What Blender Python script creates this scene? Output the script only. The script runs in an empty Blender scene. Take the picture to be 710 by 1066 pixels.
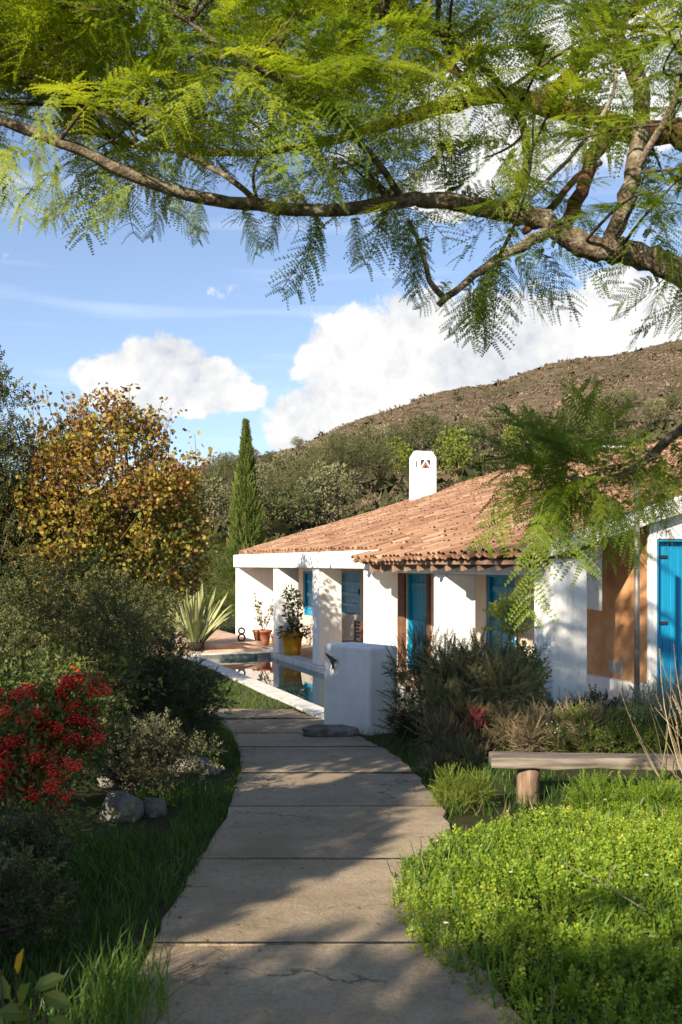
import bpy, math, random
import numpy as np
R = math.radians
rng = np.random.default_rng(7)
random.seed(7)
scene = bpy.context.scene
COL = scene.collection
F_PX, CX, HY, CAMZ = 1035.0, 355.0, 587.0, 1.6

# ------------------------------------------------------------------ helpers
def sstep(a, b, x):
    t = np.clip((np.asarray(x, float) - a) / (b - a), 0, 1)
    return t * t * (3 - 2 * t)

def at(x, y, Y):
    """point seen at photograph pixel (x, y) at depth Y metres"""
    return np.array([(x - CX) / F_PX * Y, Y, CAMZ + (HY - y) / F_PX * Y])

def gz(X, Y):
    X = np.asarray(X, float); Y = np.asarray(Y, float)
    z = -0.045 * np.clip(Y, -6, 14.5)
    z = z + 0.30 * sstep(-1.7, -3.6, X) * sstep(17, 12, Y)
    z = z + 0.12 * sstep(1.0, 3.0, X) * sstep(13.5, 10, Y)
    z = z + 0.012 * np.sin(X * 2.3 + 1.0) * np.sin(Y * 1.9)
    return z

def gp(x, y):
    """ground point under photograph pixel (x, y)"""
    k = (y - HY) / F_PX
    Y = CAMZ / (k - 0.045)
    if Y > 14.5 or Y < 0:
        Y = 2.2525 / k
    X = (x - CX) / F_PX * Y
    return np.array([X, Y, -0.045 * min(Y, 14.5)])

class MB:
    def __init__(self):
        self.V, self.Q, self.T, self.A, self.n = [], [], [], [], 0
    def add(self, V, Q=None, T=None, a=0.5):
        V = np.asarray(V, float).reshape(-1, 3)
        self.V.append(V)
        if Q is not None and len(Q): self.Q.append(np.asarray(Q, int).reshape(-1, 4) + self.n)
        if T is not None and len(T): self.T.append(np.asarray(T, int).reshape(-1, 3) + self.n)
        self.A.append(np.broadcast_to(np.asarray(a, float), (len(V),)).copy())
        self.n += len(V)
        return self
    def scatter(self, tmpl, Rm, P, S, a):
        tv, tq, tt = tmpl
        N, k = len(P), len(tv)
        S = np.asarray(S, float)
        if S.ndim == 0: S = np.full(N, float(S))
        if S.ndim == 1: S = np.repeat(S[:, None], 3, 1)
        loc = tv[None] * S[:, None, :]
        V = np.einsum('nij,nkj->nki', Rm, loc) + np.asarray(P)[:, None, :]
        off = (np.arange(N) * k)[:, None, None]
        Q = (tq[None] + off).reshape(-1, 4) if tq is not None and len(tq) else None
        T = (tt[None] + off).reshape(-1, 3) if tt is not None and len(tt) else None
        return self.add(V.reshape(-1, 3), Q, T, np.repeat(np.broadcast_to(a, (N,)), k))
    def box(self, c, s, rz=0.0, a=0.5):
        x, y, z = np.array(s) / 2
        v = np.array([[-x,-y,-z],[x,-y,-z],[x,y,-z],[-x,y,-z],[-x,-y,z],[x,-y,z],[x,y,z],[-x,y,z]])
        ca, sa = math.cos(rz), math.sin(rz)
        v = v @ np.array([[ca, sa, 0], [-sa, ca, 0], [0, 0, 1]]) + np.array(c)
        return self.hexa(v, a)
    def hexa(self, v, a=0.5):
        return self.add(v, [[0,3,2,1],[4,5,6,7],[0,1,5,4],[1,2,6,5],[2,3,7,6],[3,0,4,7]], a=a)
    def tube(self, pts, rad, seg=8, a=0.5, cap=True, wob=0.0):
        pts = np.asarray(pts, float); n = len(pts)
        rad = np.broadcast_to(np.asarray(rad, float), (n,))
        tan = np.gradient(pts, axis=0); tan /= np.linalg.norm(tan, axis=1)[:, None] + 1e-9
        up = np.array([0.0, 0, 1]) if abs(tan[0][2]) < 0.9 else np.array([1.0, 0, 0])
        V = []
        u = np.cross(tan[0], up); u /= np.linalg.norm(u)
        ang = np.linspace(0, 2 * math.pi, seg, endpoint=False)
        for i in range(n):
            u = u - tan[i] * u.dot(tan[i]); u /= np.linalg.norm(u) + 1e-9
            w = np.cross(tan[i], u)
            rr = rad[i] * (1 + wob * rng.normal(0, 1, seg)) if wob else np.full(seg, rad[i])
            V.append(pts[i] + rr[:, None] * (np.cos(ang)[:, None] * u + np.sin(ang)[:, None] * w))
        Q = []
        for i in range(n - 1):
            for j in range(seg):
                k = (j + 1) % seg
                Q.append([i*seg+j, i*seg+k, (i+1)*seg+k, (i+1)*seg+j])
        T = []
        V = np.concatenate(V)
        if cap:
            V = np.concatenate([V, pts[:1], pts[-1:]])
            for j in range(seg):
                k = (j + 1) % seg
                T.append([n*seg, k, j]); T.append([n*seg+1, (n-1)*seg+j, (n-1)*seg+k])
        return self.add(V, Q, T, a)
    def lathe(self, c, prof, seg=24, a=0.5):
        c = np.asarray(c, float); n = len(prof)
        ang = np.linspace(0, 2*math.pi, seg, endpoint=False)
        V = np.concatenate([np.stack([c[0]+r*np.cos(ang), c[1]+r*np.sin(ang), np.full(seg, c[2]+z)], 1) for r, z in prof])
        Q = [[i*seg+j, i*seg+(j+1)%seg, (i+1)*seg+(j+1)%seg, (i+1)*seg+j] for i in range(n-1) for j in range(seg)]
        return self.add(V, Q, None, a)
    def prism(self, poly, off, a=0.5):
        """polygon (n,3) extruded by the vector off"""
        p = np.asarray(poly, float); n = len(p); c0 = p.mean(0)
        V = np.concatenate([p, p + off, [c0, c0 + off]])
        Q = [[i, (i+1)%n, n+(i+1)%n, n+i] for i in range(n)]
        T = [[2*n, (i+1)%n, i] for i in range(n)] + [[2*n+1, n+i, n+(i+1)%n] for i in range(n)]
        return self.add(V, Q, T, a)
    def build(self, name, mat, parent=None, smooth=False, bevel=0.0, fix=False):
        V = np.concatenate(self.V); A = np.concatenate(self.A)
        Q = np.concatenate(self.Q) if self.Q else np.zeros((0, 4), int)
        T = np.concatenate(self.T) if self.T else np.zeros((0, 3), int)
        me = bpy.data.meshes.new(name)
        me.vertices.add(len(V)); me.vertices.foreach_set('co', V.astype(np.float32).ravel())
        nl = Q.size + T.size
        me.loops.add(nl)
        me.loops.foreach_set('vertex_index', np.concatenate([Q.ravel(), T.ravel()]).astype(np.int32))
        me.polygons.add(len(Q) + len(T))
        st = np.concatenate([np.arange(len(Q)) * 4, Q.size + np.arange(len(T)) * 3]).astype(np.int32)
        me.polygons.foreach_set('loop_start', st)
        me.polygons.foreach_set('use_smooth', np.full(len(Q) + len(T), bool(smooth)))
        at_ = me.attributes.new('var', 'FLOAT', 'POINT'); at_.data.foreach_set('value', A.astype(np.float32))
        me.update(calc_edges=True); me.validate()
        if fix:
            import bmesh
            bm = bmesh.new(); bm.from_mesh(me); bmesh.ops.recalc_face_normals(bm, faces=bm.faces); bm.to_mesh(me); bm.free()
        me.materials.append(mat)
        o = bpy.data.objects.new(name, me); COL.objects.link(o)
        if parent is not None: o.parent = parent
        if bevel:
            b = o.modifiers.new('bevel', 'BEVEL'); b.width = bevel; b.segments = 3; b.limit_method = 'ANGLE'
        return o

def tag(o, label=None, cat=None, group=None, kind=None):
    if label: o['label'] = label
    if cat: o['category'] = cat
    if group: o['group'] = group
    if kind: o['kind'] = kind
    return o

def thing(name, label, cat, loc=(0, 0, 0), group=None):
    o = bpy.data.objects.new(name, None); COL.objects.link(o)
    o.empty_display_size = 0.2
    o.location = loc
    return tag(o, label, cat, group)

def copy_tree(o, parent=None):
    c = o.copy(); COL.objects.link(c)
    if parent is not None: c.parent = parent
    for ch in list(o.children): copy_tree(ch, c)
    return c

def shifted(mb, loc):
    for i in range(len(mb.V)): mb.V[i] = mb.V[i] - np.array(loc)
    return mb

# ------------------------------------------------------------------ materials
def newmat(name):
    m = bpy.data.materials.new(name); m.use_nodes = True
    nt = m.node_tree; nt.nodes.clear()
    return m, nt
def N(nt, t, **k):
    n = nt.nodes.new(t)
    for a, b in k.items(): setattr(n, a, b)
    return n
def ramp(nt, fac, stops):
    r = N(nt, 'ShaderNodeValToRGB'); e = r.color_ramp.elements
    while len(e) > 1: e.remove(e[-1])
    e[0].position = stops[0][0]; e[0].color = (*stops[0][1], 1)
    for p, c in stops[1:]:
        x = e.new(p); x.color = (*c, 1)
    nt.links.new(fac, r.inputs[0]); return r.outputs[0]
def noise(nt, scale, detail=4, rough=0.55, vec=None, dist=0.0):
    n = N(nt, 'ShaderNodeTexNoise'); n.inputs['Scale'].default_value = scale
    n.inputs['Detail'].default_value = detail; n.inputs['Roughness'].default_value = rough
    n.inputs['Distortion'].default_value = dist
    if vec is None:
        vec = N(nt, 'ShaderNodeTexCoord').outputs['Object']
    nt.links.new(vec, n.inputs['Vector']); return n.outputs['Fac']
def mixc(nt, fac, a, b, mode='MIX'):
    m = N(nt, 'ShaderNodeMix', data_type='RGBA', blend_type=mode)
    for s, v in ((0, fac), (6, a), (7, b)):
        if isinstance(v, (int, float)): m.inputs[s].default_value = v
        elif isinstance(v, tuple): m.inputs[s].default_value = (*v, 1)
        else: nt.links.new(v, m.inputs[s])
    return m.outputs[2]
def math_(nt, op, a, b=None, clamp=False):
    m = N(nt, 'ShaderNodeMath', operation=op, use_clamp=clamp)
    for s, v in ((0, a), (1, b)):
        if v is None: continue
        if isinstance(v, (int, float)): m.inputs[s].default_value = v
        else: nt.links.new(v, m.inputs[s])
    return m.outputs[0]
def bump(nt, h, strength=0.3, dist=0.02):
    b = N(nt, 'ShaderNodeBump'); b.inputs['Strength'].default_value = strength; b.inputs['Distance'].default_value = dist
    nt.links.new(h, b.inputs['Height']); return b.outputs[0]
def pbsdf(nt, col, rough=0.8, normal=None, spec=0.3, metal=0.0):
    p = N(nt, 'ShaderNodeBsdfPrincipled')
    if isinstance(col, tuple): p.inputs['Base Color'].default_value = (*col, 1)
    else: nt.links.new(col, p.inputs['Base Color'])
    if isinstance(rough, (int, float)): p.inputs['Roughness'].default_value = rough
    else: nt.links.new(rough, p.inputs['Roughness'])
    p.inputs['Specular IOR Level'].default_value = spec
    p.inputs['Metallic'].default_value = metal
    if normal is not None: nt.links.new(normal, p.inputs['Normal'])
    return p
def out(nt, sh):
    o = N(nt, 'ShaderNodeOutputMaterial'); nt.links.new(sh, o.inputs['Surface'])

def leafmat(name, stops, trans=0.35, tcol=1.5, rough=0.5, spec=0.35, island=0.25):
    m, nt = newmat(name)
    a = N(nt, 'ShaderNodeAttribute', attribute_name='var').outputs['Fac']
    g = N(nt, 'ShaderNodeNewGeometry').outputs['Random Per Island']
    f = math_(nt, 'ADD', a, math_(nt, 'MULTIPLY', math_(nt, 'SUBTRACT', g, 0.5), island), True)
    c = ramp(nt, f, stops)
    p = pbsdf(nt, c, rough, None, spec)
    if trans > 0:
        t = N(nt, 'ShaderNodeBsdfTranslucent')
        tc = mixc(nt, 1.0, c, (tcol, tcol * 0.95, tcol * 0.45), 'MULTIPLY')
        nt.links.new(tc, t.inputs['Color'])
        mx = N(nt, 'ShaderNodeMixShader'); mx.inputs[0].default_value = trans
        nt.links.new(p.outputs[0], mx.inputs[1]); nt.links.new(t.outputs[0], mx.inputs[2])
        out(nt, mx.outputs[0])
    else:
        out(nt, p.outputs[0])
    return m

def barkmat(name, c0, c1, c2, scale=14):
    m, nt = newmat(name)
    tc = N(nt, 'ShaderNodeTexCoord').outputs['Object']
    f = noise(nt, scale, 8, 0.65, tc); g = noise(nt, scale * 4, 5, 0.6, tc)
    c = ramp(nt, f, [(0.32, c0), (0.5, c1), (0.68, c2)])
    out(nt, pbsdf(nt, c, 0.9, bump(nt, math_(nt, 'ADD', f, g), 0.9, 0.02), 0.15).outputs[0])
    return m

M = {}
def mat_plaster():
    m, nt = newmat('whitewash')
    tc = N(nt, 'ShaderNodeTexCoord').outputs['Object']
    big = noise(nt, 1.3, 5, 0.6, tc); fine = noise(nt, 28, 5, 0.6, tc); mid = noise(nt, 6, 4, 0.6, tc)
    c = ramp(nt, big, [(0.3, (0.70, 0.68, 0.63)), (0.52, (0.80, 0.79, 0.76)), (0.75, (0.82, 0.815, 0.79))])
    st = ramp(nt, mid, [(0.6, (1, 1, 1)), (0.78, (0.86, 0.84, 0.78))])
    c = mixc(nt, 1.0, c, st, 'MULTIPLY')
    sv = N(nt, 'ShaderNodeMapping'); sv.inputs['Scale'].default_value = (7, 7, 0.7); nt.links.new(tc, sv.inputs['Vector'])
    drip = ramp(nt, noise(nt, 1.0, 6, 0.6, sv.outputs[0]), [(0.52, (1, 1, 1)), (0.74, (0.80, 0.77, 0.70))])
    c = mixc(nt, 0.75, c, drip, 'MULTIPLY')
    h = math_(nt, 'ADD', math_(nt, 'MULTIPLY', mid, 1.6), fine)
    out(nt, pbsdf(nt, c, 0.9, bump(nt, h, 0.35, 0.02), 0.15).outputs[0]); return m
M['plaster'] = mat_plaster()
def mat_simple(name, stops, scale, rough=0.8, bs=0.3, bd=0.01, spec=0.25, detail=6, metal=0.0, stretch=None):
    m, nt = newmat(name)
    tc = N(nt, 'ShaderNodeTexCoord').outputs['Object']
    if stretch:
        mp = N(nt, 'ShaderNodeMapping'); mp.inputs['Scale'].default_value = stretch
        nt.links.new(tc, mp.inputs['Vector']); tc = mp.outputs[0]
    f = noise(nt, scale, detail, 0.62, tc); g = noise(nt, scale * 5, 4, 0.6, tc)
    c = ramp(nt, f, stops)
    out(nt, pbsdf(nt, c, rough, bump(nt, math_(nt, 'ADD', f, math_(nt, 'MULTIPLY', g, 0.6)), bs, bd), spec, metal).outputs[0]); return m
M['ochre'] = mat_simple('ochre_limewash', [(0.3, (0.46, 0.215, 0.10)), (0.5, (0.58, 0.30, 0.14)), (0.72, (0.64, 0.38, 0.20))], 3.0, 0.9)
M['blue'] = mat_simple('blue_paint', [(0.3, (0.004, 0.19, 0.36)), (0.55, (0.006, 0.25, 0.45)), (0.8, (0.04, 0.31, 0.50))], 5.0, 0.45, 0.15, 0.004, 0.4, stretch=(1, 1, 0.15))
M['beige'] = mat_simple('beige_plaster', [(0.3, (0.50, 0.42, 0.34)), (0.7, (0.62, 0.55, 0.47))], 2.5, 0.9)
M['wood'] = mat_simple('weathered_wood', [(0.3, (0.07, 0.054, 0.042)), (0.5, (0.165, 0.135, 0.108)), (0.72, (0.27, 0.232, 0.195))], 9, 0.85, 0.7, 0.01, 0.2, stretch=(0.25, 3, 3))
M['stump'] = mat_simple('stump_wood', [(0.3, (0.12, 0.075, 0.05)), (0.5, (0.24, 0.16, 0.11)), (0.72, (0.34, 0.25, 0.18))], 9, 0.9, 0.8, 0.015, 0.2, stretch=(3, 3, 0.4))
M['brownwood'] = mat_simple('brown_wood', [(0.3, (0.10, 0.05, 0.028)), (0.7, (0.20, 0.10, 0.06))], 8, 0.7, 0.3)
M['soffit'] = mat_simple('soffit_boards', [(0.3, (0.20, 0.12, 0.08)), (0.7, (0.32, 0.21, 0.15))], 8, 0.8, 0.3)
M['stone'] = mat_simple('grey_stone', [(0.28, (0.05, 0.045, 0.038)), (0.5, (0.15, 0.135, 0.112)), (0.72, (0.29, 0.265, 0.225))], 5, 0.9, 0.9, 0.04)
M['coping'] = mat_simple('coping_stone', [(0.3, (0.45, 0.43, 0.39)), (0.5, (0.60, 0.58, 0.54)), (0.75, (0.70, 0.68, 0.64))], 4, 0.8, 0.4)
M['terracotta_floor'] = mat_simple('terracotta_paving', [(0.3, (0.40, 0.24, 0.16)), (0.55, (0.52, 0.36, 0.26)), (0.75, (0.62, 0.48, 0.38))], 3, 0.8, 0.3)
M['basin'] = mat_simple('pool_plaster', [(0.3, (0.10, 0.16, 0.16)), (0.7, (0.18, 0.26, 0.25))], 3, 0.8, 0.2)
M['potclay'] = mat_simple('clay_pot', [(0.3, (0.30, 0.10, 0.05)), (0.7, (0.42, 0.17, 0.09))], 7, 0.85, 0.3)
M['potyellow'] = mat_simple('yellow_glazed_pot', [(0.3, (0.55, 0.23, 0.01)), (0.7, (0.72, 0.36, 0.015))], 6, 0.3, 0.1, 0.004, 0.5)
M['potgrey'] = mat_simple('pale_pot', [(0.3, (0.35, 0.33, 0.30)), (0.7, (0.5, 0.48, 0.45))], 6, 0.8, 0.2)
M['iron'] = mat_simple('dark_iron_and_shade', [(0.3, (0.015, 0.014, 0.014)), (0.7, (0.035, 0.032, 0.03))], 20, 0.55, 0.2, 0.003, 0.4)
M['steel'] = mat_simple('dull_steel', [(0.3, (0.20, 0.17, 0.15)), (0.7, (0.33, 0.29, 0.26))], 12, 0.5, 0.2, 0.003, 0.4, metal=0.4)
M['soil'] = mat_simple('dark_soil', [(0.3, (0.02, 0.014, 0.009)), (0.7, (0.06, 0.042, 0.028))], 9, 0.95, 0.8)
M['canvas'] = mat_simple('canvas_cloth', [(0.3, (0.55, 0.52, 0.46)), (0.7, (0.68, 0.65, 0.60))], 5, 0.9, 0.2)
M['redcloth'] = mat_simple('red_petals', [(0.3, (0.5, 0.03, 0.05)), (0.7, (0.7, 0.08, 0.1))], 9, 0.8, 0.2)

def mat_tiles():
    m, nt = newmat('roof_tiles')
    tc = N(nt, 'ShaderNodeTexCoord').outputs['Object']
    a = N(nt, 'ShaderNodeAttribute', attribute_name='var').outputs['Fac']
    f = noise(nt, 9, 6, 0.65, tc); b = noise(nt, 0.7, 4, 0.6, tc); l = noise(nt, 30, 4, 0.6, tc)
    v = math_(nt, 'ADD', math_(nt, 'MULTIPLY', a, 0.6), math_(nt, 'MULTIPLY', f, 0.4))
    c = ramp(nt, v, [(0.12, (0.13, 0.07, 0.047)), (0.35, (0.235, 0.122, 0.074)), (0.6, (0.31, 0.172, 0.105)), (0.85, (0.46, 0.31, 0.205))])
    c = mixc(nt, ramp(nt, b, [(0.45, (0, 0, 0)), (0.7, (0.55, 0.55, 0.55))]), c, (0.42, 0.26, 0.15))
    c = mixc(nt, ramp(nt, l, [(0.62, (0, 0, 0)), (0.75, (0.6, 0.6, 0.6))]), c, (0.30, 0.24, 0.17))
    out(nt, pbsdf(nt, c, 0.9, bump(nt, f, 0.4, 0.01), 0.15).outputs[0]); return m
M['tiles'] = mat_tiles()

def mat_path():
    m, nt = newmat('worn_concrete')
    tc = N(nt, 'ShaderNodeTexCoord').outputs['Object']
    a = N(nt, 'ShaderNodeAttribute', attribute_name='var').outputs['Fac']
    f = noise(nt, 1.6, 6, 0.6, tc); g = noise(nt, 45, 6, 0.7, tc); k = noise(nt, 9, 5, 0.6, tc, 0.6)
    sc = N(nt, 'ShaderNodeTexVoronoi'); sc.inputs['Scale'].default_value = 120; nt.links.new(tc, sc.inputs['Vector'])
    c = ramp(nt, f, [(0.3, (0.29, 0.21, 0.13)), (0.5, (0.40, 0.305, 0.20)), (0.7, (0.48, 0.38, 0.26))])
    c = mixc(nt, ramp(nt, g, [(0.35, (0.5, 0.5, 0.5)), (0.6, (0, 0, 0))]), c, (0.17, 0.14, 0.11))
    c = mixc(nt, ramp(nt, k, [(0.55, (0, 0, 0)), (0.72, (0.45, 0.45, 0.45))]), c, (0.20, 0.165, 0.12))
    c = mixc(nt, math_(nt, 'MULTIPLY', a, 0.25), c, (0.20, 0.17, 0.135))
    wv = N(nt, 'ShaderNodeVectorMath', operation='ADD'); nt.links.new(tc, wv.inputs[0])
    nn = N(nt, 'ShaderNodeTexNoise'); nn.inputs['Scale'].default_value = 5; nn.inputs['Detail'].default_value = 4; nt.links.new(tc, nn.inputs['Vector'])
    ns = N(nt, 'ShaderNodeVectorMath', operation='SCALE'); ns.inputs['Scale'].default_value = .35; nt.links.new(nn.outputs['Color'], ns.inputs[0]); nt.links.new(ns.outputs[0], wv.inputs[1])
    cr_ = N(nt, 'ShaderNodeTexVoronoi', feature='DISTANCE_TO_EDGE'); cr_.inputs['Scale'].default_value = 0.9; nt.links.new(wv.outputs[0], cr_.inputs['Vector'])
    ck = ramp(nt, cr_.outputs['Distance'], [(0.0, (1, 1, 1)), (0.012, (0, 0, 0))])
    ckm = mixc(nt, 1.0, ck, ramp(nt, noise(nt, 0.9, 2, 0.5, tc), [(0.5, (0, 0, 0)), (0.6, (.8, .8, .8))]), 'MULTIPLY')
    c = mixc(nt, ckm, c, (0.06, 0.05, 0.035))
    c = mixc(nt, ramp(nt, noise(nt, 2.7, 7, 0.7, tc, 1.0), [(0.56, (0, 0, 0)), (0.70, (0.6, 0.6, 0.6))]), c, (0.17, 0.145, 0.085))
    c = mixc(nt, ramp(nt, noise(nt, 70, 3, 0.6, tc), [(0.62, (0, 0, 0)), (0.72, (0.7, 0.7, 0.7))]), c, (0.52, 0.46, 0.37))
    h = math_(nt, 'ADD', math_(nt, 'MULTIPLY', k, 1.5), math_(nt, 'ADD', g, math_(nt, 'MULTIPLY', sc.outputs['Distance'], 0.6)))
    out(nt, pbsdf(nt, c, 0.92, bump(nt, h, 0.5, 0.012), 0.15).outputs[0]); return m
M['path'] = mat_path()

def mat_ground():
    m, nt = newmat('earth_and_turf')
    tc = N(nt, 'ShaderNodeTexCoord').outputs['Object']
    f = noise(nt, 0.8, 6, 0.6, tc); g = noise(nt, 14, 6, 0.7, tc)
    c = ramp(nt, f, [(0.35, (0.030, 0.038, 0.012)), (0.5, (0.045, 0.05, 0.018)), (0.65, (0.075, 0.06, 0.032))])
    c = mixc(nt, ramp(nt, g, [(0.4, (0, 0, 0)), (0.65, (0.6, 0.6, 0.6))]), c, (0.025, 0.03, 0.010))
    out(nt, pbsdf(nt, c, 0.95, bump(nt, g, 0.8, 0.03), 0.1).outputs[0]); return m
M['ground'] = mat_ground()
def mat_hill():
    m, nt = newmat('dry_hillside')
    tc = N(nt, 'ShaderNodeTexCoord').outputs['Object']
    f = noise(nt, 0.03, 8, 0.65, tc); g = noise(nt, 0.35, 8, 0.7, tc)
    c = ramp(nt, f, [(0.35, (0.10, 0.08, 0.048)), (0.5, (0.155, 0.115, 0.078)), (0.65, (0.23, 0.165, 0.115))])
    c = mixc(nt, ramp(nt, g, [(0.42, (0, 0, 0)), (0.6, (0.85, 0.85, 0.85))]), c, (0.075, 0.07, 0.036))
    out(nt, pbsdf(nt, c, 0.95, bump(nt, g, 1.0, 1.2), 0.05).outputs[0]); return m
M['hill'] = mat_hill()
def mat_water():
    m, nt = newmat('pool_water')
    tc = N(nt, 'ShaderNodeTexCoord').outputs['Object']
    f = noise(nt, 3.0, 3, 0.5, tc)
    p = pbsdf(nt, (0.012, 0.04, 0.042), 0.02, None, 0.5)
    p.inputs['IOR'].default_value = 1.33
    out(nt, p.outputs[0]); return m
M['water'] = mat_water()

M['bark'] = barkmat('lichen_bark', (0.06, 0.042, 0.03), (0.19, 0.145, 0.10), (0.40, 0.36, 0.28), 16)
M['redbark'] = barkmat('reddish_bark', (0.05, 0.025, 0.016), (0.16, 0.075, 0.045), (0.26, 0.15, 0.10), 16)
M['twig'] = barkmat('twig_bark', (0.07, 0.05, 0.035), (0.14, 0.10, 0.07), (0.22, 0.17, 0.13), 30)
M['paletwig'] = barkmat('pale_twig', (0.25, 0.21, 0.15), (0.38, 0.33, 0.25), (0.5, 0.45, 0.36), 30)
M['straw'] = leafmat('dry_straw', [(0, (0.26, 0.19, 0.10)), (1, (0.50, 0.41, 0.26))], 0.2, 1.2, 0.7)
M['frond'] = leafmat('feathery_fronds', [(0, (0.035, 0.07, 0.018)), (0.35, (0.09, 0.14, 0.018)), (0.65, (0.185, 0.255, 0.022)), (1, (0.32, 0.375, 0.034))], 0.48, 1.8, 0.45, island=0.15)
M['autumn'] = leafmat('autumn_leaves', [(0, (0.05, 0.07, 0.016)), (0.22, (0.12, 0.13, 0.022)), (0.45, (0.30, 0.26, 0.035)), (0.62, (0.38, 0.26, 0.042)), (0.82, (0.25, 0.12, 0.04)), (1, (0.14, 0.065, 0.03))], 0.35, 1.5, 0.6, island=0.45)
M['bushgreen'] = leafmat('olive_green_leaves', [(0, (0.032, 0.042, 0.013)), (0.5, (0.095, 0.105, 0.032)), (1, (0.21, 0.20, 0.07))], 0.25, 1.4, 0.55)
M['cypress'] = leafmat('cypress_sprays', [(0, (0.045, 0.07, 0.014)), (0.6, (0.11, 0.15, 0.026)), (1, (0.19, 0.22, 0.045))], 0.2, 1.3, 0.7)
M['greygreen'] = leafmat('grey_green_leaves', [(0, (0.055, 0.058, 0.026)), (0.5, (0.135, 0.13, 0.065)), (1, (0.26, 0.24, 0.13))], 0.2, 1.3, 0.6)
M['dark'] = leafmat('dark_leaves', [(0, (0.022, 0.032, 0.012)), (0.5, (0.045, 0.06, 0.02)), (1, (0.085, 0.095, 0.035))], 0.2, 1.4, 0.5)
M['rosemary'] = leafmat('needle_leaves', [(0, (0.04, 0.046, 0.018)), (0.5, (0.105, 0.108, 0.045)), (1, (0.24, 0.225, 0.11))], 0.2, 1.3, 0.6)
M['green'] = leafmat('mid_green_leaves', [(0, (0.04, 0.06, 0.012)), (0.5, (0.085, 0.125, 0.02)), (1, (0.17, 0.21, 0.035))], 0.3, 1.5, 0.5)
M['lime'] = leafmat('yellow_green_leaves', [(0, (0.12, 0.16, 0.02)), (0.5, (0.22, 0.26, 0.03)), (1, (0.36, 0.36, 0.06))], 0.35, 1.5, 0.5)
M['silver'] = leafmat('silver_leaves', [(0, (0.15, 0.16, 0.10)), (0.5, (0.27, 0.28, 0.19)), (1, (0.40, 0.40, 0.30))], 0.15, 1.2, 0.8)
M['cover'] = leafmat('ground_cover_leaves', [(0, (0.06, 0.11, 0.012)), (0.4, (0.135, 0.22, 0.018)), (0.75, (0.23, 0.32, 0.025)), (1, (0.34, 0.39, 0.05))], 0.35, 1.6, 0.5)
M['grass'] = leafmat('grass_blades', [(0, (0.035, 0.075, 0.012)), (0.5, (0.075, 0.15, 0.02)), (1, (0.16, 0.24, 0.035))], 0.35, 1.6, 0.45)
M['dry'] = leafmat('dry_stems', [(0, (0.10, 0.07, 0.04)), (0.4, (0.17, 0.132, 0.066)), (0.7, (0.27, 0.21, 0.12)), (1, (0.40, 0.30, 0.20))], 0.25, 1.3, 0.7)
M['agave'] = leafmat('sword_leaves', [(0, (0.10, 0.115, 0.035)), (0.5, (0.21, 0.23, 0.085)), (1, (0.36, 0.37, 0.18))], 0.1, 1.2, 0.5)
M['berry'] = leafmat('red_berries', [(0, (0.42, 0.010, 0.006)), (0.6, (0.66, 0.025, 0.010)), (0.85, (0.74, 0.045, 0.012)), (1, (0.78, 0.085, 0.02))], 0.0, 1, 0.25, 0.5)
M['flower'] = leafmat('white_petals', [(0, (0.6, 0.57, 0.52)), (1, (0.8, 0.8, 0.78))], 0.2, 1.0, 0.8)
M['pink'] = leafmat('pink_leaves', [(0, (0.28, 0.05, 0.05)), (1, (0.45, 0.13, 0.11))], 0.2, 1.2, 0.6)
M['scrub'] = leafmat('hill_scrub', [(0, (0.045, 0.052, 0.020)), (0.25, (0.088, 0.085, 0.038)), (0.5, (0.145, 0.106, 0.068)), (0.75, (0.195, 0.135, 0.10)), (1, (0.26, 0.205, 0.15))], 0.0, 1, 0.9, 0.1)
M['fargreen'] = leafmat('far_tree_leaves', [(0, (0.038, 0.048, 0.016)), (0.5, (0.085, 0.095, 0.033)), (1, (0.16, 0.16, 0.06))], 0.2, 1.2, 0.6)
M['olive'] = leafmat('olive_leaves', [(0, (0.07, 0.075, 0.034)), (0.5, (0.15, 0.15, 0.068)), (1, (0.26, 0.245, 0.12))], 0.15, 1.2, 0.6)

# ------------------------------------------------------------------ foliage templates
def T_(v, q=None, t=None): return (np.array(v, float), None if q is None else np.array(q, int), None if t is None else np.array(t, int))
LEAF = T_([[0,0,0],[.26,.45,.07],[0,1,-.04],[-.26,.45,.07]], None, [[0,1,2],[0,2,3]])
NARROW = T_([[0,0,0],[.1,.4,.03],[0,1,-.05],[-.1,.4,.03]], None, [[0,1,2],[0,2,3]])
ROUND = T_([[0,0,0],[.30,.25,.05],[.33,.65,.05],[0,1,0],[-.33,.65,.05],[-.30,.25,.05]], [[0,1,2,3],[0,3,4,5]])
LOBED = T_([[0,0,0],[.22,.22,.03],[.50,.38,.06],[.24,.52,.02],[.40,.80,.05],[0,1,-.03],[-.40,.80,.05],[-.24,.52,.02],[-.50,.38,.06],[-.22,.22,.03]], None,
           [[0,1,3],[1,2,3],[0,3,5],[3,4,5],[0,5,7],[5,6,7],[0,7,9],[7,8,9]])
BLADE = T_([[-.03,0,0],[.03,0,0],[.026,.45,.03],[-.026,.45,.03],[.016,.8,-.10],[-.016,.8,-.10],[0,1,-.30]], [[0,1,2,3],[3,2,4,5]], [[5,4,6]])
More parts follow.
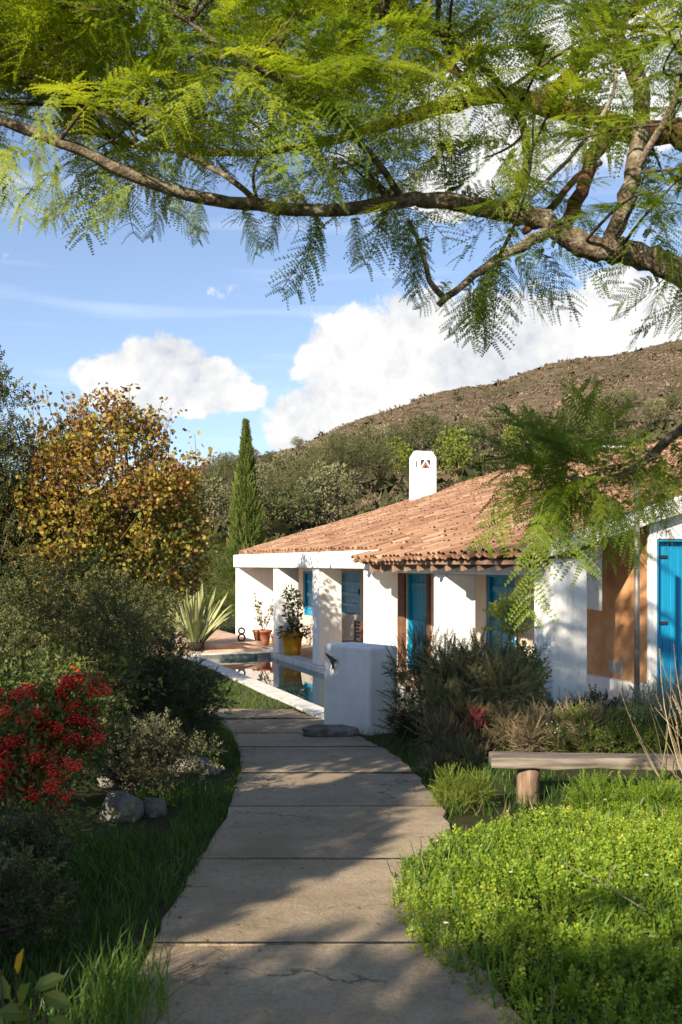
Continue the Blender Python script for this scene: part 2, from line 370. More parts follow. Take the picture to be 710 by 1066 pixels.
def sprig(n, ln, w, L=1.0, ang=50, droop=0.0, seed=0):
    r = np.random.default_rng(seed); V, T, k = [], [], 0
    for i in range(n):
        y = L * (0.08 + 0.92 * i / n); az = i * 2.4 + r.normal(0, .3); a = R(ang) * (1 - 0.5 * i / n) + r.normal(0, .12)
        d = np.array([math.sin(a) * math.cos(az), math.cos(a), math.sin(a) * math.sin(az)])
        s = np.cross(d, [0.3, 0.2, 1.0]); s /= np.linalg.norm(s)
        p = np.array([0, y, -droop * y * y]); l = ln * (1 - 0.35 * i / n) * r.uniform(.8, 1.2)
        V += [p, p + d * l * .5 + s * w, p + d * l, p + d * l * .5 - s * w]
        T += [[k, k+1, k+2], [k, k+2, k+3]]; k += 4
    V += [[-.012, 0, 0], [.012, 0, 0], [0, L, -droop * L * L]]; T += [[k, k+1, k+2]]
    return T_(V, None, T)
ROSE = sprig(26, .16, .018, 1.0, 48, 0, 1)
TWIGLEAF = sprig(11, .30, .065, 1.0, 62, .08, 2)
FINE = sprig(18, .15, .022, 1.0, 40, .12, 3)
SCALE = sprig(14, .34, .05, 1.0, 28, 0, 4)
CHICK = sprig(7, .42, .13, 1.0, 70, 0, 5)
def frond(pairs=11, lf=9, seed=0, droop=.22):
    r = np.random.default_rng(seed); V, Q, k = [], [], 0
    side = r.normal(0, .06)
    def rp(y): return np.array([side * y * y, y, -droop * y ** 2])
    for i in range(pairs):
        y = 0.13 + 0.87 * (i / (pairs - 1)) ** 0.95
        pl = 0.34 * math.sin(math.pi * (0.14 + 0.80 * (1 - (y - .13) / .9) ** 0.8)) + .05
        for sx in (-1, 1):
            if r.random() < .04: continue
            a = R(64 - 26 * y) + r.normal(0, .10); pl_ = pl * r.uniform(.82, 1.08)
            d = np.array([sx * math.sin(a), math.cos(a), -0.10 + r.normal(0, .12)]); d /= np.linalg.norm(d)
            n0 = np.array([r.normal(0, .3), 0.1 + r.normal(0, .2), 1.0]); sd = np.cross(d, n0); sd /= np.linalg.norm(sd)
            base = rp(y); cv = -r.uniform(.08, .32); cf = r.normal(.10, .08)
            for j in range(lf):
                f = (j + .5) / lf
                p = base + d * pl_ * f + np.array([0, cf * pl_ * f * f, cv * pl_ * f * f])
                for s2 in (-1, 1):
                    ld = sd * s2 * .85 + d * .62 + r.normal(0, .10, 3); ld /= np.linalg.norm(ld)
                    w = np.cross(ld, n0); w /= np.linalg.norm(w)
                    l = .047 * (1 - .5 * f ** 1.5) * r.uniform(.8, 1.15); ww = .0135 * (1 - .35 * f)
                    V += [p, p + ld * l * .5 + w * ww, p + ld * l, p + ld * l * .5 - w * ww]
                    Q.append([k, k+1, k+2, k+3]); k += 4
            pv = base
            for f in (.5, 1.0):
                e = base + d * pl_ * f + np.array([0, cf * pl_ * f * f, cv * pl_ * f * f])
                V += [pv + sd * .0035, pv - sd * .0035, e - sd * .0025, e + sd * .0025]; Q.append([k, k+1, k+2, k+3]); k += 4; pv = e
    ys = np.linspace(0, 1, 6)
    for y0, y1 in zip(ys[:-1], ys[1:]):
        V += [rp(y0) - [.006, 0, 0], rp(y0) + [.006, 0, 0], rp(y1) + [.005, 0, 0], rp(y1) - [.005, 0, 0]]; Q.append([k, k+1, k+2, k+3]); k += 4
    return T_(V, Q)
FRONDS = [frond(11, 9, 1, .18), frond(12, 9, 2, .32), frond(10, 8, 3, .48), frond(11, 9, 4, .25)]

def frames(d, up=None, jit=0.0):
    """rotation matrices whose y axis is d and whose z axis is near up"""
    d = np.asarray(d, float); d = d / (np.linalg.norm(d, axis=1)[:, None] + 1e-9); n = len(d)
    if up is None: u = rng.normal(0, 1, (n, 3))
    else: u = np.broadcast_to(np.asarray(up, float), (n, 3)) + rng.normal(0, 1, (n, 3)) * jit
    x = np.cross(d, u); x /= np.linalg.norm(x, axis=1)[:, None] + 1e-9
    z = np.cross(x, d)
    return np.stack([x, d, z], 2)
def unit(v): return v / (np.linalg.norm(v, axis=-1, keepdims=True) + 1e-9)
def ball(n, shell=0.0):
    v = unit(rng.normal(0, 1, (n, 3))); r = (shell + (1 - shell) * rng.random(n) ** (1 / 3))
    return v * r[:, None]
def curve(p0, p1, bend=0.15, n=6, sag=0.0):
    p0 = np.asarray(p0, float); p1 = np.asarray(p1, float); L = np.linalg.norm(p1 - p0)
    m = (p0 + p1) / 2 + rng.normal(0, 1, 3) * bend * L + np.array([0, 0, sag * L])
    t = np.linspace(0, 1, n)[:, None]
    return (1 - t) ** 2 * p0 + 2 * t * (1 - t) * m + t * t * p1

def foliage(mb, centers, radii, n, tmpl, size, upw=0.4, out_w=1.0, v0=0.5, vs=0.22, vfun=None, smin=.7, smax=1.3, flat=1.0, shell=.35):
    """n leaves or sprigs spread through clumps"""
    centers = np.asarray(centers); radii = np.asarray(radii)
    w = radii ** 2; w = w / w.sum()
    idx = rng.choice(len(centers), n, p=w)
    b = ball(n, shell); b[:, 2] *= flat
    P = centers[idx] + b * radii[idx][:, None]
    d = unit(b) * out_w + rng.normal(0, .55, (n, 3)); d[:, 2] += upw
    cv = rng.normal(0, vs * .7, len(centers))
    a = v0 + cv[idx] + rng.normal(0, vs * .6, n)
    if vfun is not None: a = a + vfun(P)
    mb.scatter(tmpl, frames(d), P, size * rng.uniform(smin, smax, n), np.clip(a, 0, 1))
    return P

def clumps(n, c, r, rad, shell=0.45, low=-0.9):
    """clump centres in an ellipsoid"""
    b = ball(n * 3, shell); b = b[b[:, 2] > low][:n]
    return np.asarray(c) + b * np.asarray(r), rad * rng.uniform(.65, 1.3, len(b))

def make_tree(name, label, cat, loc, trunk_h, c, r, ncl, clr, nleaf, tmpl, size, leafm, bark, tr=.1, group=None, twig=.012, vfun=None, v0=.5, vs=.22, upw=.2, shell=.45, lean=(0, 0), flat=1.0, limb_n=None, filt=None):
    root = thing(name, label, cat, loc, group)
    C, Rr = clumps(ncl, c, r, clr, shell)
    if filt is not None: q = filt(C); C, Rr = C[q], Rr[q]
    t = MB(); top = np.array([lean[0], lean[1], trunk_h])
    t.tube(curve((0, 0, -.25), top, .05, 7), np.linspace(tr * 1.25, tr * .75, 7), 9, wob=.05)
    hi = np.array([c[0] * .7 + lean[0] * .3, c[1] * .7, c[2] + r[2] * .45])
    main = curve(top, hi, .08, 7); t.tube(main, np.linspace(tr * .75, twig, 7), 7)
    for q in (C if limb_n is None else C[:limb_n]):
        i = rng.integers(0, 5); p0 = main[i]
        t.tube(curve(p0, q, .14, 6, -.03), np.linspace(tr * .42 * (1 - i * .13), twig * .5, 6), 5, cap=False)
    t.build('trunk', bark, root, True)
    f = MB(); foliage(f, C, Rr, nleaf, tmpl, size, upw, 1.0, v0, vs, vfun, flat=flat)
    f.build('crown', leafm, root)
    return root

def make_shrub(name, label, loc, c, r, ncl, clr, n, tmpl, size, leafm, stemm, cat='shrub', group=None, v0=.5, vs=.22, upw=.5, stems=14, vfun=None, shell=.3, low=-.75, sr=.012, flat=1.0):
    root = thing(name, label, cat, loc, group)
    C, Rr = clumps(ncl, c, r, clr, shell, low)
    s = MB()
    for q in C[:stems]:
        b = np.array([c[0] * .3 + rng.normal(0, .08), c[1] * .3 + rng.normal(0, .08), -.05])
        s.tube(curve(b, q, .12, 6), np.linspace(sr, sr * .35, 6), 5, cap=False)
    s.build('stems', stemm, root, True)
    f = MB(); foliage(f, C, Rr, n, tmpl, size, upw, 1.0, v0, vs, vfun, flat=flat)
    f.build('foliage', leafm, root)
    return root

def rock(mb, c, s, rz=0.0, sub=4):
    import bmesh
    bm = bmesh.new(); bmesh.ops.create_icosphere(bm, subdivisions=sub, radius=1)
    V = np.array([v.co[:] for v in bm.verts]); T = np.array([[v.index for v in f.verts] for f in bm.faces]); bm.free()
    ph = rng.uniform(0, 6, (6, 3)); k = rng.normal(0, 1, (6, 3)) * 2.2
    d = sum(np.sin(V @ k[i] + ph[i, 0]) for i in range(6)) * .05
    k2 = rng.normal(0, 1, (6, 3)) * 6
    d = d + sum(np.sin(V @ k2[i] + ph[i, 1]) for i in range(6)) * .025
    V = np.sign(V) * np.abs(V) ** .85
    V = V * (1 + d)[:, None] * np.array(s)
    for i in range(9):
        pn = unit(rng.normal(0, 1, 3) * np.array([1, 1, .8])); pc = rng.uniform(.55, .85)
        V = V - np.maximum(V @ pn - pc, 0)[:, None] * pn * .92
    ca, sa = math.cos(rz), math.sin(rz)
    V = V @ np.array([[ca, sa, 0], [-sa, ca, 0], [0, 0, 1]]) + np.array(c)
    mb.add(V, None, T)

# ------------------------------------------------------------------ sky, sun, camera
SUN_EL, SUN_DIR = 27.0, np.array([0.50, 0.866])
def make_world():
    w = bpy.data.worlds.new('World'); scene.world = w; w.use_nodes = True
    nt = w.node_tree; nt.nodes.clear()
    sky = N(nt, 'ShaderNodeTexSky', sky_type='NISHITA', sun_disc=False)
    sky.sun_elevation = R(SUN_EL); sky.sun_rotation = R(210); sky.altitude = 200; sky.air_density = 1.0; sky.dust_density = 0.35; sky.ozone_density = 3.2
    tc = N(nt, 'ShaderNodeTexCoord').outputs['Generated']
    sx = N(nt, 'ShaderNodeSeparateXYZ'); nt.links.new(tc, sx.inputs[0])
    az = math_(nt, 'ARCTAN2', sx.outputs[0], sx.outputs[1])
    el = math_(nt, 'ARCSINE', sx.outputs[2])
    cb = N(nt, 'ShaderNodeCombineXYZ'); nt.links.new(az, cb.inputs[0]); nt.links.new(el, cb.inputs[1])
    ae = cb.outputs[0]
    def blob(x, y, rx, ry):
        a = math.atan((x - CX) / F_PX); e = math.atan((HY - y) / F_PX * math.cos(a))
        s = N(nt, 'ShaderNodeVectorMath', operation='SUBTRACT'); nt.links.new(ae, s.inputs[0]); s.inputs[1].default_value = (a, e, 0)
        m = N(nt, 'ShaderNodeVectorMath', operation='MULTIPLY'); nt.links.new(s.outputs[0], m.inputs[0]); m.inputs[1].default_value = (F_PX / rx, F_PX / ry, 0)
        l = N(nt, 'ShaderNodeVectorMath', operation='LENGTH'); nt.links.new(m.outputs[0], l.inputs[0])
        return math_(nt, 'SUBTRACT', 1.0, l.outputs['Value'])
    def field(bl):
        f = None
        for b in bl:
            o = blob(*b); f = o if f is None else math_(nt, 'MAXIMUM', f, o)
        return f
    puffs = [(130, 398, 58, 36), (170, 388, 62, 44), (208, 400, 52, 34), (238, 413, 44, 18), (175, 415, 100, 22),
             (340, 445, 70, 50), (375, 385, 75, 75), (440, 375, 95, 78), (520, 370, 110, 75), (600, 350, 100, 55), (660, 330, 80, 50), (410, 425, 120, 60),
             (540, 110, 130, 80), (640, 80, 130, 80), (470, 190, 60, 40),
             (980, 330, 260, 90), (-330, 400, 200, 60), (-700, 300, 300, 120), (1500, 250, 300, 150)]
    f = field(puffs)
    n1 = noise(nt, 20, 9, 0.62, ae, 0.3); n2 = noise(nt, 7, 6, 0.6, ae)
    n3 = noise(nt, 55, 6, 0.6, ae)
    small = field([(240, 298, 60, 34), (3, 268, 50, 30), (215, 130, 120, 50), (330, 165, 90, 40)])
    f = math_(nt, 'MAXIMUM', f, math_(nt, 'SUBTRACT', math_(nt, 'MULTIPLY', small, 0.5), 0.32))
    d = math_(nt, 'ADD', f, math_(nt, 'MULTIPLY', math_(nt, 'SUBTRACT', n1, 0.5), 1.25))
    d = math_(nt, 'ADD', d, math_(nt, 'MULTIPLY', math_(nt, 'SUBTRACT', n3, 0.5), 0.35))
    mr = N(nt, 'ShaderNodeMapRange', interpolation_type='SMOOTHSTEP'); nt.links.new(d, mr.inputs[0])
    mr.inputs[1].default_value = 0.03; mr.inputs[2].default_value = 0.22
    mask = mr.outputs[0]
    # wisps
    st = N(nt, 'ShaderNodeMapping'); st.inputs['Scale'].default_value = (3, 38, 1); nt.links.new(ae, st.inputs['Vector'])
    wz = ramp(nt, noise(nt, 1.0, 5, 0.5, st.outputs[0]), [(0.52, (0, 0, 0)), (0.75, (0.38, 0.38, 0.38))])
    # a cloud is darker where it is thick and low, brighter at its sunny edges
    off = N(nt, 'ShaderNodeVectorMath', operation='ADD'); nt.links.new(ae, off.inputs[0]); off.inputs[1].default_value = (-0.012, 0.02, 0)
    n1b = noise(nt, 20, 9, 0.62, off.outputs[0], 0.3)
    rel = math_(nt, 'SUBTRACT', n1, n1b)
    sh = math_(nt, 'ADD', math_(nt, 'MULTIPLY', rel, 1.1), math_(nt, 'MULTIPLY', math_(nt, 'SUBTRACT', n2, 0.5), 1.7))
    sh = math_(nt, 'ADD', sh, 0.66)
    cc = ramp(nt, sh, [(0.08, (2.3, 2.5, 2.9)), (0.38, (3.5, 3.65, 3.9)), (0.72, (4.75, 4.7, 4.6))])
    hz = ramp(nt, el, [(0.0, (0.26, 0.26, 0.26)), (0.45, (0.10, 0.10, 0.10)), (1.0, (0.05, 0.05, 0.05))])
    skyc = mixc(nt, hz, mixc(nt, 1.0, sky.outputs[0], (0.76, 0.755, 0.80), 'MULTIPLY'), (3.9, 4.3, 4.9))
    c = mixc(nt, wz, skyc, (4.5, 5.0, 5.8))
    c = mixc(nt, mask, c, cc)
    bg = N(nt, 'ShaderNodeBackground'); bg.inputs['Strength'].default_value = 0.11
    nt.links.new(c, bg.inputs['Color'])
    o = N(nt, 'ShaderNodeOutputWorld'); nt.links.new(bg.outputs[0], o.inputs[0])
make_world()

sl = bpy.data.lights.new('sun', 'SUN'); sl.energy = 5.0; sl.angle = R(0.55); sl.color = (1.0, 0.88, 0.70)
so = bpy.data.objects.new('sun', sl); COL.objects.link(so)
from mathutils import Vector
dv = Vector((SUN_DIR[0] * math.cos(R(SUN_EL)), SUN_DIR[1] * math.cos(R(SUN_EL)), -math.sin(R(SUN_EL))))
so.rotation_euler = dv.to_track_quat('-Z', 'Y').to_euler()
so.location = (-20, -30, 25)

cd = bpy.data.cameras.new('camera'); cam = bpy.data.objects.new('camera', cd); COL.objects.link(cam)
cam.location = (0, 0, CAMZ); cam.rotation_euler = (R(90), 0, 0)
cd.sensor_fit = 'HORIZONTAL'; cd.sensor_width = 24; cd.lens = 24 * F_PX / 710; cd.shift_y = (HY - 533) / 710
cd.clip_end = 3000; cd.clip_start = 0.05
cd.dof.use_dof = True; cd.dof.focus_distance = 14; cd.dof.aperture_fstop = 5.6
scene.camera = cam
vs_ = scene.view_settings
vs_.view_transform = 'Standard'; vs_.look = 'None'; vs_.exposure = 1.0; vs_.gamma = 1.0; vs_.use_curve_mapping = False

# ------------------------------------------------------------------ house frame: t runs along the facade towards the camera, s goes indoors
UT, US = np.array([.342, -.94]), np.array([.94, .342])
HO = np.array([-1.71, 25.0])
def h(t, s, z):
    p = HO + UT * t + US * s
    return np.array([p[0], p[1], z])
def ts(X, Y):
    d0 = X - HO[0]; d1 = Y - HO[1]
    return d0 * UT[0] + d1 * UT[1], d0 * US[0] + d1 * US[1]
def hbox(mb, t0, t1, s0, s1, z0, z1, a=.5):
    return mb.hexa([h(t0,s0,z0),h(t1,s0,z0),h(t1,s1,z0),h(t0,s1,z0),h(t0,s0,z1),h(t1,s0,z1),h(t1,s1,z1),h(t0,s1,z1)], a)
def hslope(mb, t0, t1, s0, s1, zb0, zb1, zt0, zt1, a=.5):
    """like hbox, with bottom and top heights that differ at s0 and s1"""
    return mb.hexa([h(t0,s0,zb0),h(t1,s0,zb0),h(t1,s1,zb1),h(t0,s1,zb1),h(t0,s0,zt0),h(t1,s0,zt0),h(t1,s1,zt1),h(t0,s1,zt1)], a)
FL = -.62                                                     # porch floor
PITCH = .305
def roofz(t, s): return 1.84 + PITCH * s - .06 * math.exp(-((t - 7.6) / 2.2) ** 2) * math.exp(-max(s, 0) / 2) + .018 * math.sin(t * 1.3) * math.sin(s * 1.1)
T0, T1 = -3.9, 12.96
RIDGE = 8.6
POOL_T = (0.0, 10.6); POOL_S = (-2.25, -.02)

# ------------------------------------------------------------------ ground and hills
def grid(xs, ys, zf):
    X, Y = np.meshgrid(xs, ys); Z = zf(X, Y); nx, ny = len(xs), len(ys)
    i = np.arange(nx * ny).reshape(ny, nx)
    Q = np.stack([i[:-1, :-1], i[:-1, 1:], i[1:, 1:], i[1:, :-1]], -1).reshape(-1, 4)
    return np.stack([X, Y, Z], -1).reshape(-1, 3), Q
def growing(a, b, lim, step):
    l = [b]; s = step
    while l[-1] < lim: s *= 1.25; l.append(l[-1] + s)
    k = [a]; s = step
    while k[-1] > -lim: s *= 1.25; k.append(k[-1] - s)
    return np.array(k[::-1][:-1] + list(np.arange(a, b, step)) + l)
def ground_z(X, Y):
    z = gz(X, Y)
    t = (X - HO[0]) * UT[0] + (Y - HO[1]) * UT[1]; s = (X - HO[0]) * US[0] + (Y - HO[1]) * US[1]
    z = np.where((t > POOL_T[0] + .02) & (t < POOL_T[1] - .02) & (s > POOL_S[0] + .12) & (s < POOL_S[1] + .3), -2.4, z)
    z = np.where((s >= .1) & (s < 13) & (t > T0) & (t < T1 - .2), np.minimum(z, -.8), z)
    return z
gm = MB(); gm.add(*grid(growing(-9, 9, 900, .16), growing(1, 27, 900, .16), ground_z))
tag(gm.build('ground', M['ground'], smooth=True), kind='structure')

CRX = np.array([-320, -200, -120, -60, -36, -20, -6, 11, 28, 45, 64, 86, 130, 200, 300, 420.])
CRZ = np.array([2, 6, 11, 18, 24, 29, 33.5, 39.5, 44.8, 49.5, 54.0, 57.6, 66, 76, 70, 60.])
def hill_z(X, Y):
    H = np.interp(X * 250 / np.maximum(Y, 120), CRX, CRZ)
    f = np.clip((Y - 50) / 200, -.1, 1); f = np.where(f > 0, np.abs(f) ** 1.12, f)
    z = -.9 + f * (H + .9)
    z = np.where(Y > 250, -.9 + (H + .9) * (1 - sstep(250, 560, Y) * .8), z)
    b = np.sin(X * .11 + Y * .05) * np.sin(Y * .083 - X * .03) + .6 * np.sin(X * .23 - Y * .17)
    return z + b * .9 * np.clip(f * 3, 0, 1)
hx = np.linspace(-320, 420, 260); hy = np.concatenate([np.linspace(44, 260, 130), np.linspace(266, 560, 30)])
hm = MB(); hm.add(*grid(hx, hy, hill_z))
tag(hm.build('hills', M['hill'], smooth=True), kind='structure')

# scrub on the hillside: far too many bushes to count
n = 17000
Y = 58 + 205 * rng.random(n) ** .8; X = (-.24 + .75 * rng.random(n)) * Y
keep = (X > -75); X, Y = X[keep], Y[keep]; n = len(X)
Z = hill_z(X, Y)
def puff(k, seed):
    r = np.random.default_rng(seed); V, T = [], []
    for i in range(k):
        p = unit(r.normal(0, 1, 3)) * r.uniform(.55, 1) * np.array([1, 1, .5]); p[2] = abs(p[2])
        e = unit(r.normal(0, 1, (3, 3))) * r.uniform(.28, .5)
        V += list(p + e); T.append([3*i, 3*i+1, 3*i+2])
    return T_(V, None, T)
sm = MB()
patch = .5 + .5 * np.sin(X * .07 + 2) * np.sin(Y * .06 + X * .02)
big = rng.random(n) < .05 * (1.6 - sstep(80, 200, Y))
hv = np.clip(-.28 * big + .30 + .30 * sstep(90, 190, Y) + .35 * (patch - .5) + rng.normal(0, .19, n), 0, 1)
for k in range(3):
    m_ = np.arange(n) % 3 == k
    sm.scatter(puff(16, k), frames(np.stack([rng.normal(0, 1, m_.sum()), rng.normal(0, 1, m_.sum()), np.zeros(m_.sum())], 1), (0, 0, 1)), np.stack([X, Y, Z], 1)[m_], (rng.uniform(.25, .9, m_.sum()) ** 1.2 * (1 + .6 * (Y[m_] < 120)) * (1 + 1.5 * big[m_])), hv[m_])
tag(sm.build('scrub', M['scrub']), 'low dry brown and grey-green scrub covering the hillside', 'scrub', kind='stuff')

# ------------------------------------------------------------------ path of concrete slabs
Lp = [gp(x, y) for x, y in [(60,1300),(108,1140),(133,1066),(150,1010),(165,970),(190,930),(213,890),(235,855),(246,820),(251,800),(249,785),(243,772),(232,758),(219,744),(211,740)]]
Rp = [gp(x, y) for x, y in [(760,1300),(600,1140),(535,1066),(492,1010),(470,970),(468,930),(470,895),(467,865),(460,845),(440,815),(418,795),(396,780),(372,768),(338,752),(306,742)]]
Lp = np.array(Lp); Rp = np.array(Rp)
def lx(Y): return np.interp(Y, Lp[:, 1], Lp[:, 0])
def rx(Y): return np.interp(Y, Rp[:, 1], Rp[:, 0])
joints = [1.6, 3.05, 4.63, 6.24, 7.83, 9.5, 11.2, 12.55, 14.1, 15.2]
pm = MB()
for i, (a, b) in enumerate(zip(joints[:-1], joints[1:])):
    g = .012 + .012 * (i > 3)
    ys = np.linspace(a + g, b - g, 9); tilt = rng.normal(0, .004)
    skew = rng.normal(0, .035)
    poly = []
    for side, arr in ((lx, ys), (rx, ys[::-1])):
        for q in arr:
            X_ = side(q) + rng.normal(0, .012); poly.append([X_, q + skew * X_, gz(0, q) + .035 + tilt * X_ * .5 + .006 * ((q - a) / (b - a) - .5)])
    pm.prism(poly, np.array([0, 0, -.12]), a=rng.random())
bed = MB(); ysb = np.linspace(1.6, 15.2, 60); Vb, Qb = [], []
for k, q in enumerate(ysb):
    Vb += [[lx(q) + .03, q, gz(0, q) + .012], [rx(q) - .03, q, gz(0, q) + .012]]
    if k: Qb.append([2*k-2, 2*k-1, 2*k+1, 2*k])
bed.add(Vb, Qb); tag(bed.build('path_bed', M['soil']), kind='structure')
jm = MB()
for i, j in enumerate(joints[1:-1]):
    xs_ = np.linspace(lx(j) - .03, rx(j) + .03, 40); w0 = .006 if i < 4 else .020
    a_ = w0 * (1 + .5 * np.abs(rng.normal(0, 1, 40))); b_ = w0 * (1 + .5 * np.abs(rng.normal(0, 1, 40))); dz = gz(0, j) + .0405
    V = []
    for x_, p_, q_ in zip(xs_, a_, b_): V += [[x_, j - p_, dz + p_ * .045], [x_, j + q_, dz - q_ * .045]]
    jm.add(V, [[2*k, 2*k+2, 2*k+3, 2*k+1] for k in range(39)])
tag(jm.build('path_joints', M['soil']), kind='structure')
tag(pm.build('path', M['path'], fix=True, bevel=.012), kind='structure')

# ------------------------------------------------------------------ pool, coping, terrace
wm = MB(); hbox(wm, POOL_T[0] - .05, POOL_T[1] + .05, POOL_S[0] + .2, .03, -.90, -.745)
tag(wm.build('water', M['water']), kind='structure')
cm = MB()
tt = POOL_T[0] - .32
while tt < POOL_T[1] + .3:                                   # coping slabs on the garden side
    L = .62 + rng.normal(0, .02); e = rng.normal(0, .006)
    hbox(cm, tt, tt + L - .012, POOL_S[0] - .06 + e, POOL_S[0] + .30 + e, -.86, -.615 + rng.normal(0, .003), rng.random()); tt += L
ss = POOL_S[0] + .31
while ss < -.1:                                              # and across the far and near ends
    for a, b in ((POOL_T[0] - .34, POOL_T[0] + .0), (POOL_T[1] - .05, POOL_T[1] + .3)):
        hbox(cm, a, b, ss, min(ss + .6, -.05), -.86, -.617)
    ss += .612
cp = cm.build('pool_coping', M['coping'], bevel=.012); tag(cp, kind='structure')
bm_ = MB()
hbox(bm_, POOL_T[0] - .06, POOL_T[0] + .0, POOL_S[0] + .1, .0, -2.3, -.64); hbox(bm_, POOL_T[1] - .04, POOL_T[1], POOL_S[0] + .1, 0, -2.3, -.64)
hbox(bm_, POOL_T[0], POOL_T[1], POOL_S[0] + .22, POOL_S[0] + .29, -2.3, -.63); hbox(bm_, POOL_T[0], POOL_T[1], .002, .06, -2.3, -.70)
tag(bm_.build('pool_basin', M['basin']), kind='structure')
tm = MB()
tt = T0
while tt < T1 + .2:
    L = .9; hbox(tm, tt, min(tt + L, T1 + .2) - .01, -.06, .34, -.78, FL); tt += L
tag(tm.build('terrace_edge', M['coping'], bevel=.015), kind='structure')
tm = MB(); hbox(tm, T0, T1 + .15, .345, 1.75, -.9, FL - .006)
tag(tm.build('terrace', M['terracotta_floor']), kind='structure')
tm = MB(); hbox(tm, -5.6, -.62, -4.4, -.1, -.85, -.40); hbox(tm, -.62, -.345, -3.6, -.1, -.85, -.56)
tag(tm.build('raised_terrace', M['terracotta_floor'], bevel=.02), kind='structure')

# ------------------------------------------------------------------ the house
house = thing('house', 'long low whitewashed house with terracotta roof, open porch and blue doors', 'house', h(4, 4, FL))
HL = np.array(house.location)
def hpart(name, mb, mat, parent=None, **k):
    mb = shifted(mb, HL)
    if parent is None: return mb.build(name, mat, house, **k)
    return mb.build(name, mat, parent, **k)
# piers
for tp in (0.0, 3.13, 6.24, 9.39, 12.5):
    m = MB(); hbox(m, tp, tp + .46, 0, .54, FL + .002, 1.50 if tp < 7 else (1.44 if tp < 12 else 1.668))
    hpart('pier', m, M['plaster'], bevel=.03)
# walls
m = MB()
hslope(m, T0, T0 + .40, 0, RIDGE, FL, FL, roofz(T0, 0) - .14, roofz(T0, RIDGE) - .14)
hslope(m, T0, T0 + .40, RIDGE + .001, 13, FL, FL, roofz(T0, RIDGE) - .14, 1.4)
# near gable with its door opening
DS0, DS1, DZ = 1.64, 2.74, 1.93
hslope(m, T1 - .32, T1, DS1, RIDGE, FL, FL, roofz(T1, DS1) - .16, roofz(T1, RIDGE) - .16)
hslope(m, T1 - .32, T1, RIDGE + .001, 13, FL, FL, roofz(T1, RIDGE) - .16, 1.4)
hslope(m, T1 - .32, T1, DS0, DS1 - .001, DZ, DZ, roofz(T1, DS0) - .16, roofz(T1, DS1) - .16)
hslope(m, T1 - .06, T1, 1.50, DS0 - .001, FL, FL, roofz(T1, 1.5) - .16, roofz(T1, DS0) - .16)
hbox(m, T0, T1, 12.7, 13, FL, 1.4)
hpart('end_wall', m, M['plaster'], bevel=.02)
# back wall of the porch, built round its openings: (t0, t1, z0, z1)
SB, SB2 = 1.55, 1.85
OPEN = [(-2.35, -1.15, .18, 1.40), (.45, 2.05, .37, 1.40), (4.78, 5.88, FL, 1.44), (8.30, 9.32, FL, 1.44)]
ZT = 2.22
m = MB(); cur = T0 + .4
for (a, b, z0, z1) in OPEN:
    hbox(m, cur, a, SB, SB2, FL, ZT); hbox(m, a + .001, b - .001, SB, SB2, z1, ZT)
    if z0 > FL + .01: hbox(m, a + .001, b - .001, SB, SB2, FL, z0)
    cur = b
hbox(m, cur, 7.0, SB, SB2, FL, ZT) if cur < 7 else None
hbox(m, cur, 10.95, SB, SB2, FL, ZT)
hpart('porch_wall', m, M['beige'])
m = MB(); hbox(m, 10.951, T1 - .065, SB - .003, SB + .06, -.02, ZT); hpart('ochre_wall', m, M['ochre'])
m = MB(); hbox(m, 10.951, T1 - .07, SB - .16, SB + .059, FL, -.022); hpart('plinth', m, M['plaster'], bevel=.02)
m = MB(); hbox(m, 12.02, 12.32, SB - .02, SB, .05, .22, .5); hpart('vent_grille', m, M['potgrey'])
# fascia over the far bays, lintel beam over the near ones
m = MB(); hbox(m, T0 - .02, 7.05, -.06, .42, 1.502, 1.86); hpart('fascia', m, M['plaster'], bevel=.025)
m = MB(); hbox(m, 7.052, 12.49, .03, .44, 1.442, 1.64); hpart('lintel', m, M['plaster'], bevel=.02)
# verge band along the near gable
m = MB(); hslope(m, T1 + .002, T1 + .15, -.10, RIDGE, roofz(T1, -.10) - .12, roofz(T1, RIDGE) - .28, roofz(T1, -.10) + .075, roofz(T1, RIDGE) + .10)
hpart('verge_band', m, M['plaster'], bevel=.02)
# soffit boards and rafters
m = MB()
hslope(m, T0 - .1, 7.0, .43, RIDGE, roofz(3, .43) - .14, roofz(3, RIDGE) - .14, roofz(3, .43) - .08, roofz(3, RIDGE) - .08)
hslope(m, 7.0, T1, -.30, RIDGE, roofz(9, -.30) - .12, roofz(9, RIDGE) - .14, roofz(9, -.3) - .07, roofz(9, RIDGE) - .08)
hpart('soffit', m, M['soffit'])
for k, tr_ in enumerate(np.arange(7.3, 12.8, .52)):
    m = MB(); hslope(m, tr_ - .045, tr_ + .045, -.27, 1.55, roofz(tr_, -.27) - .25, roofz(tr_, 1.55) - .27, roofz(tr_, -.27) - .125, roofz(tr_, 1.55) - .145)
    hpart('rafter', m, M['soffit'])
for tr_ in np.arange(-3.3, 7, .65):
    m = MB(); hslope(m, tr_ - .045, tr_ + .045, .43, 1.55, roofz(tr_, .43) - .27, roofz(tr_, 1.55) - .27, roofz(tr_, .43) - .145, roofz(tr_, 1.55) - .145)
    hpart('rafter', m, M['soffit'])
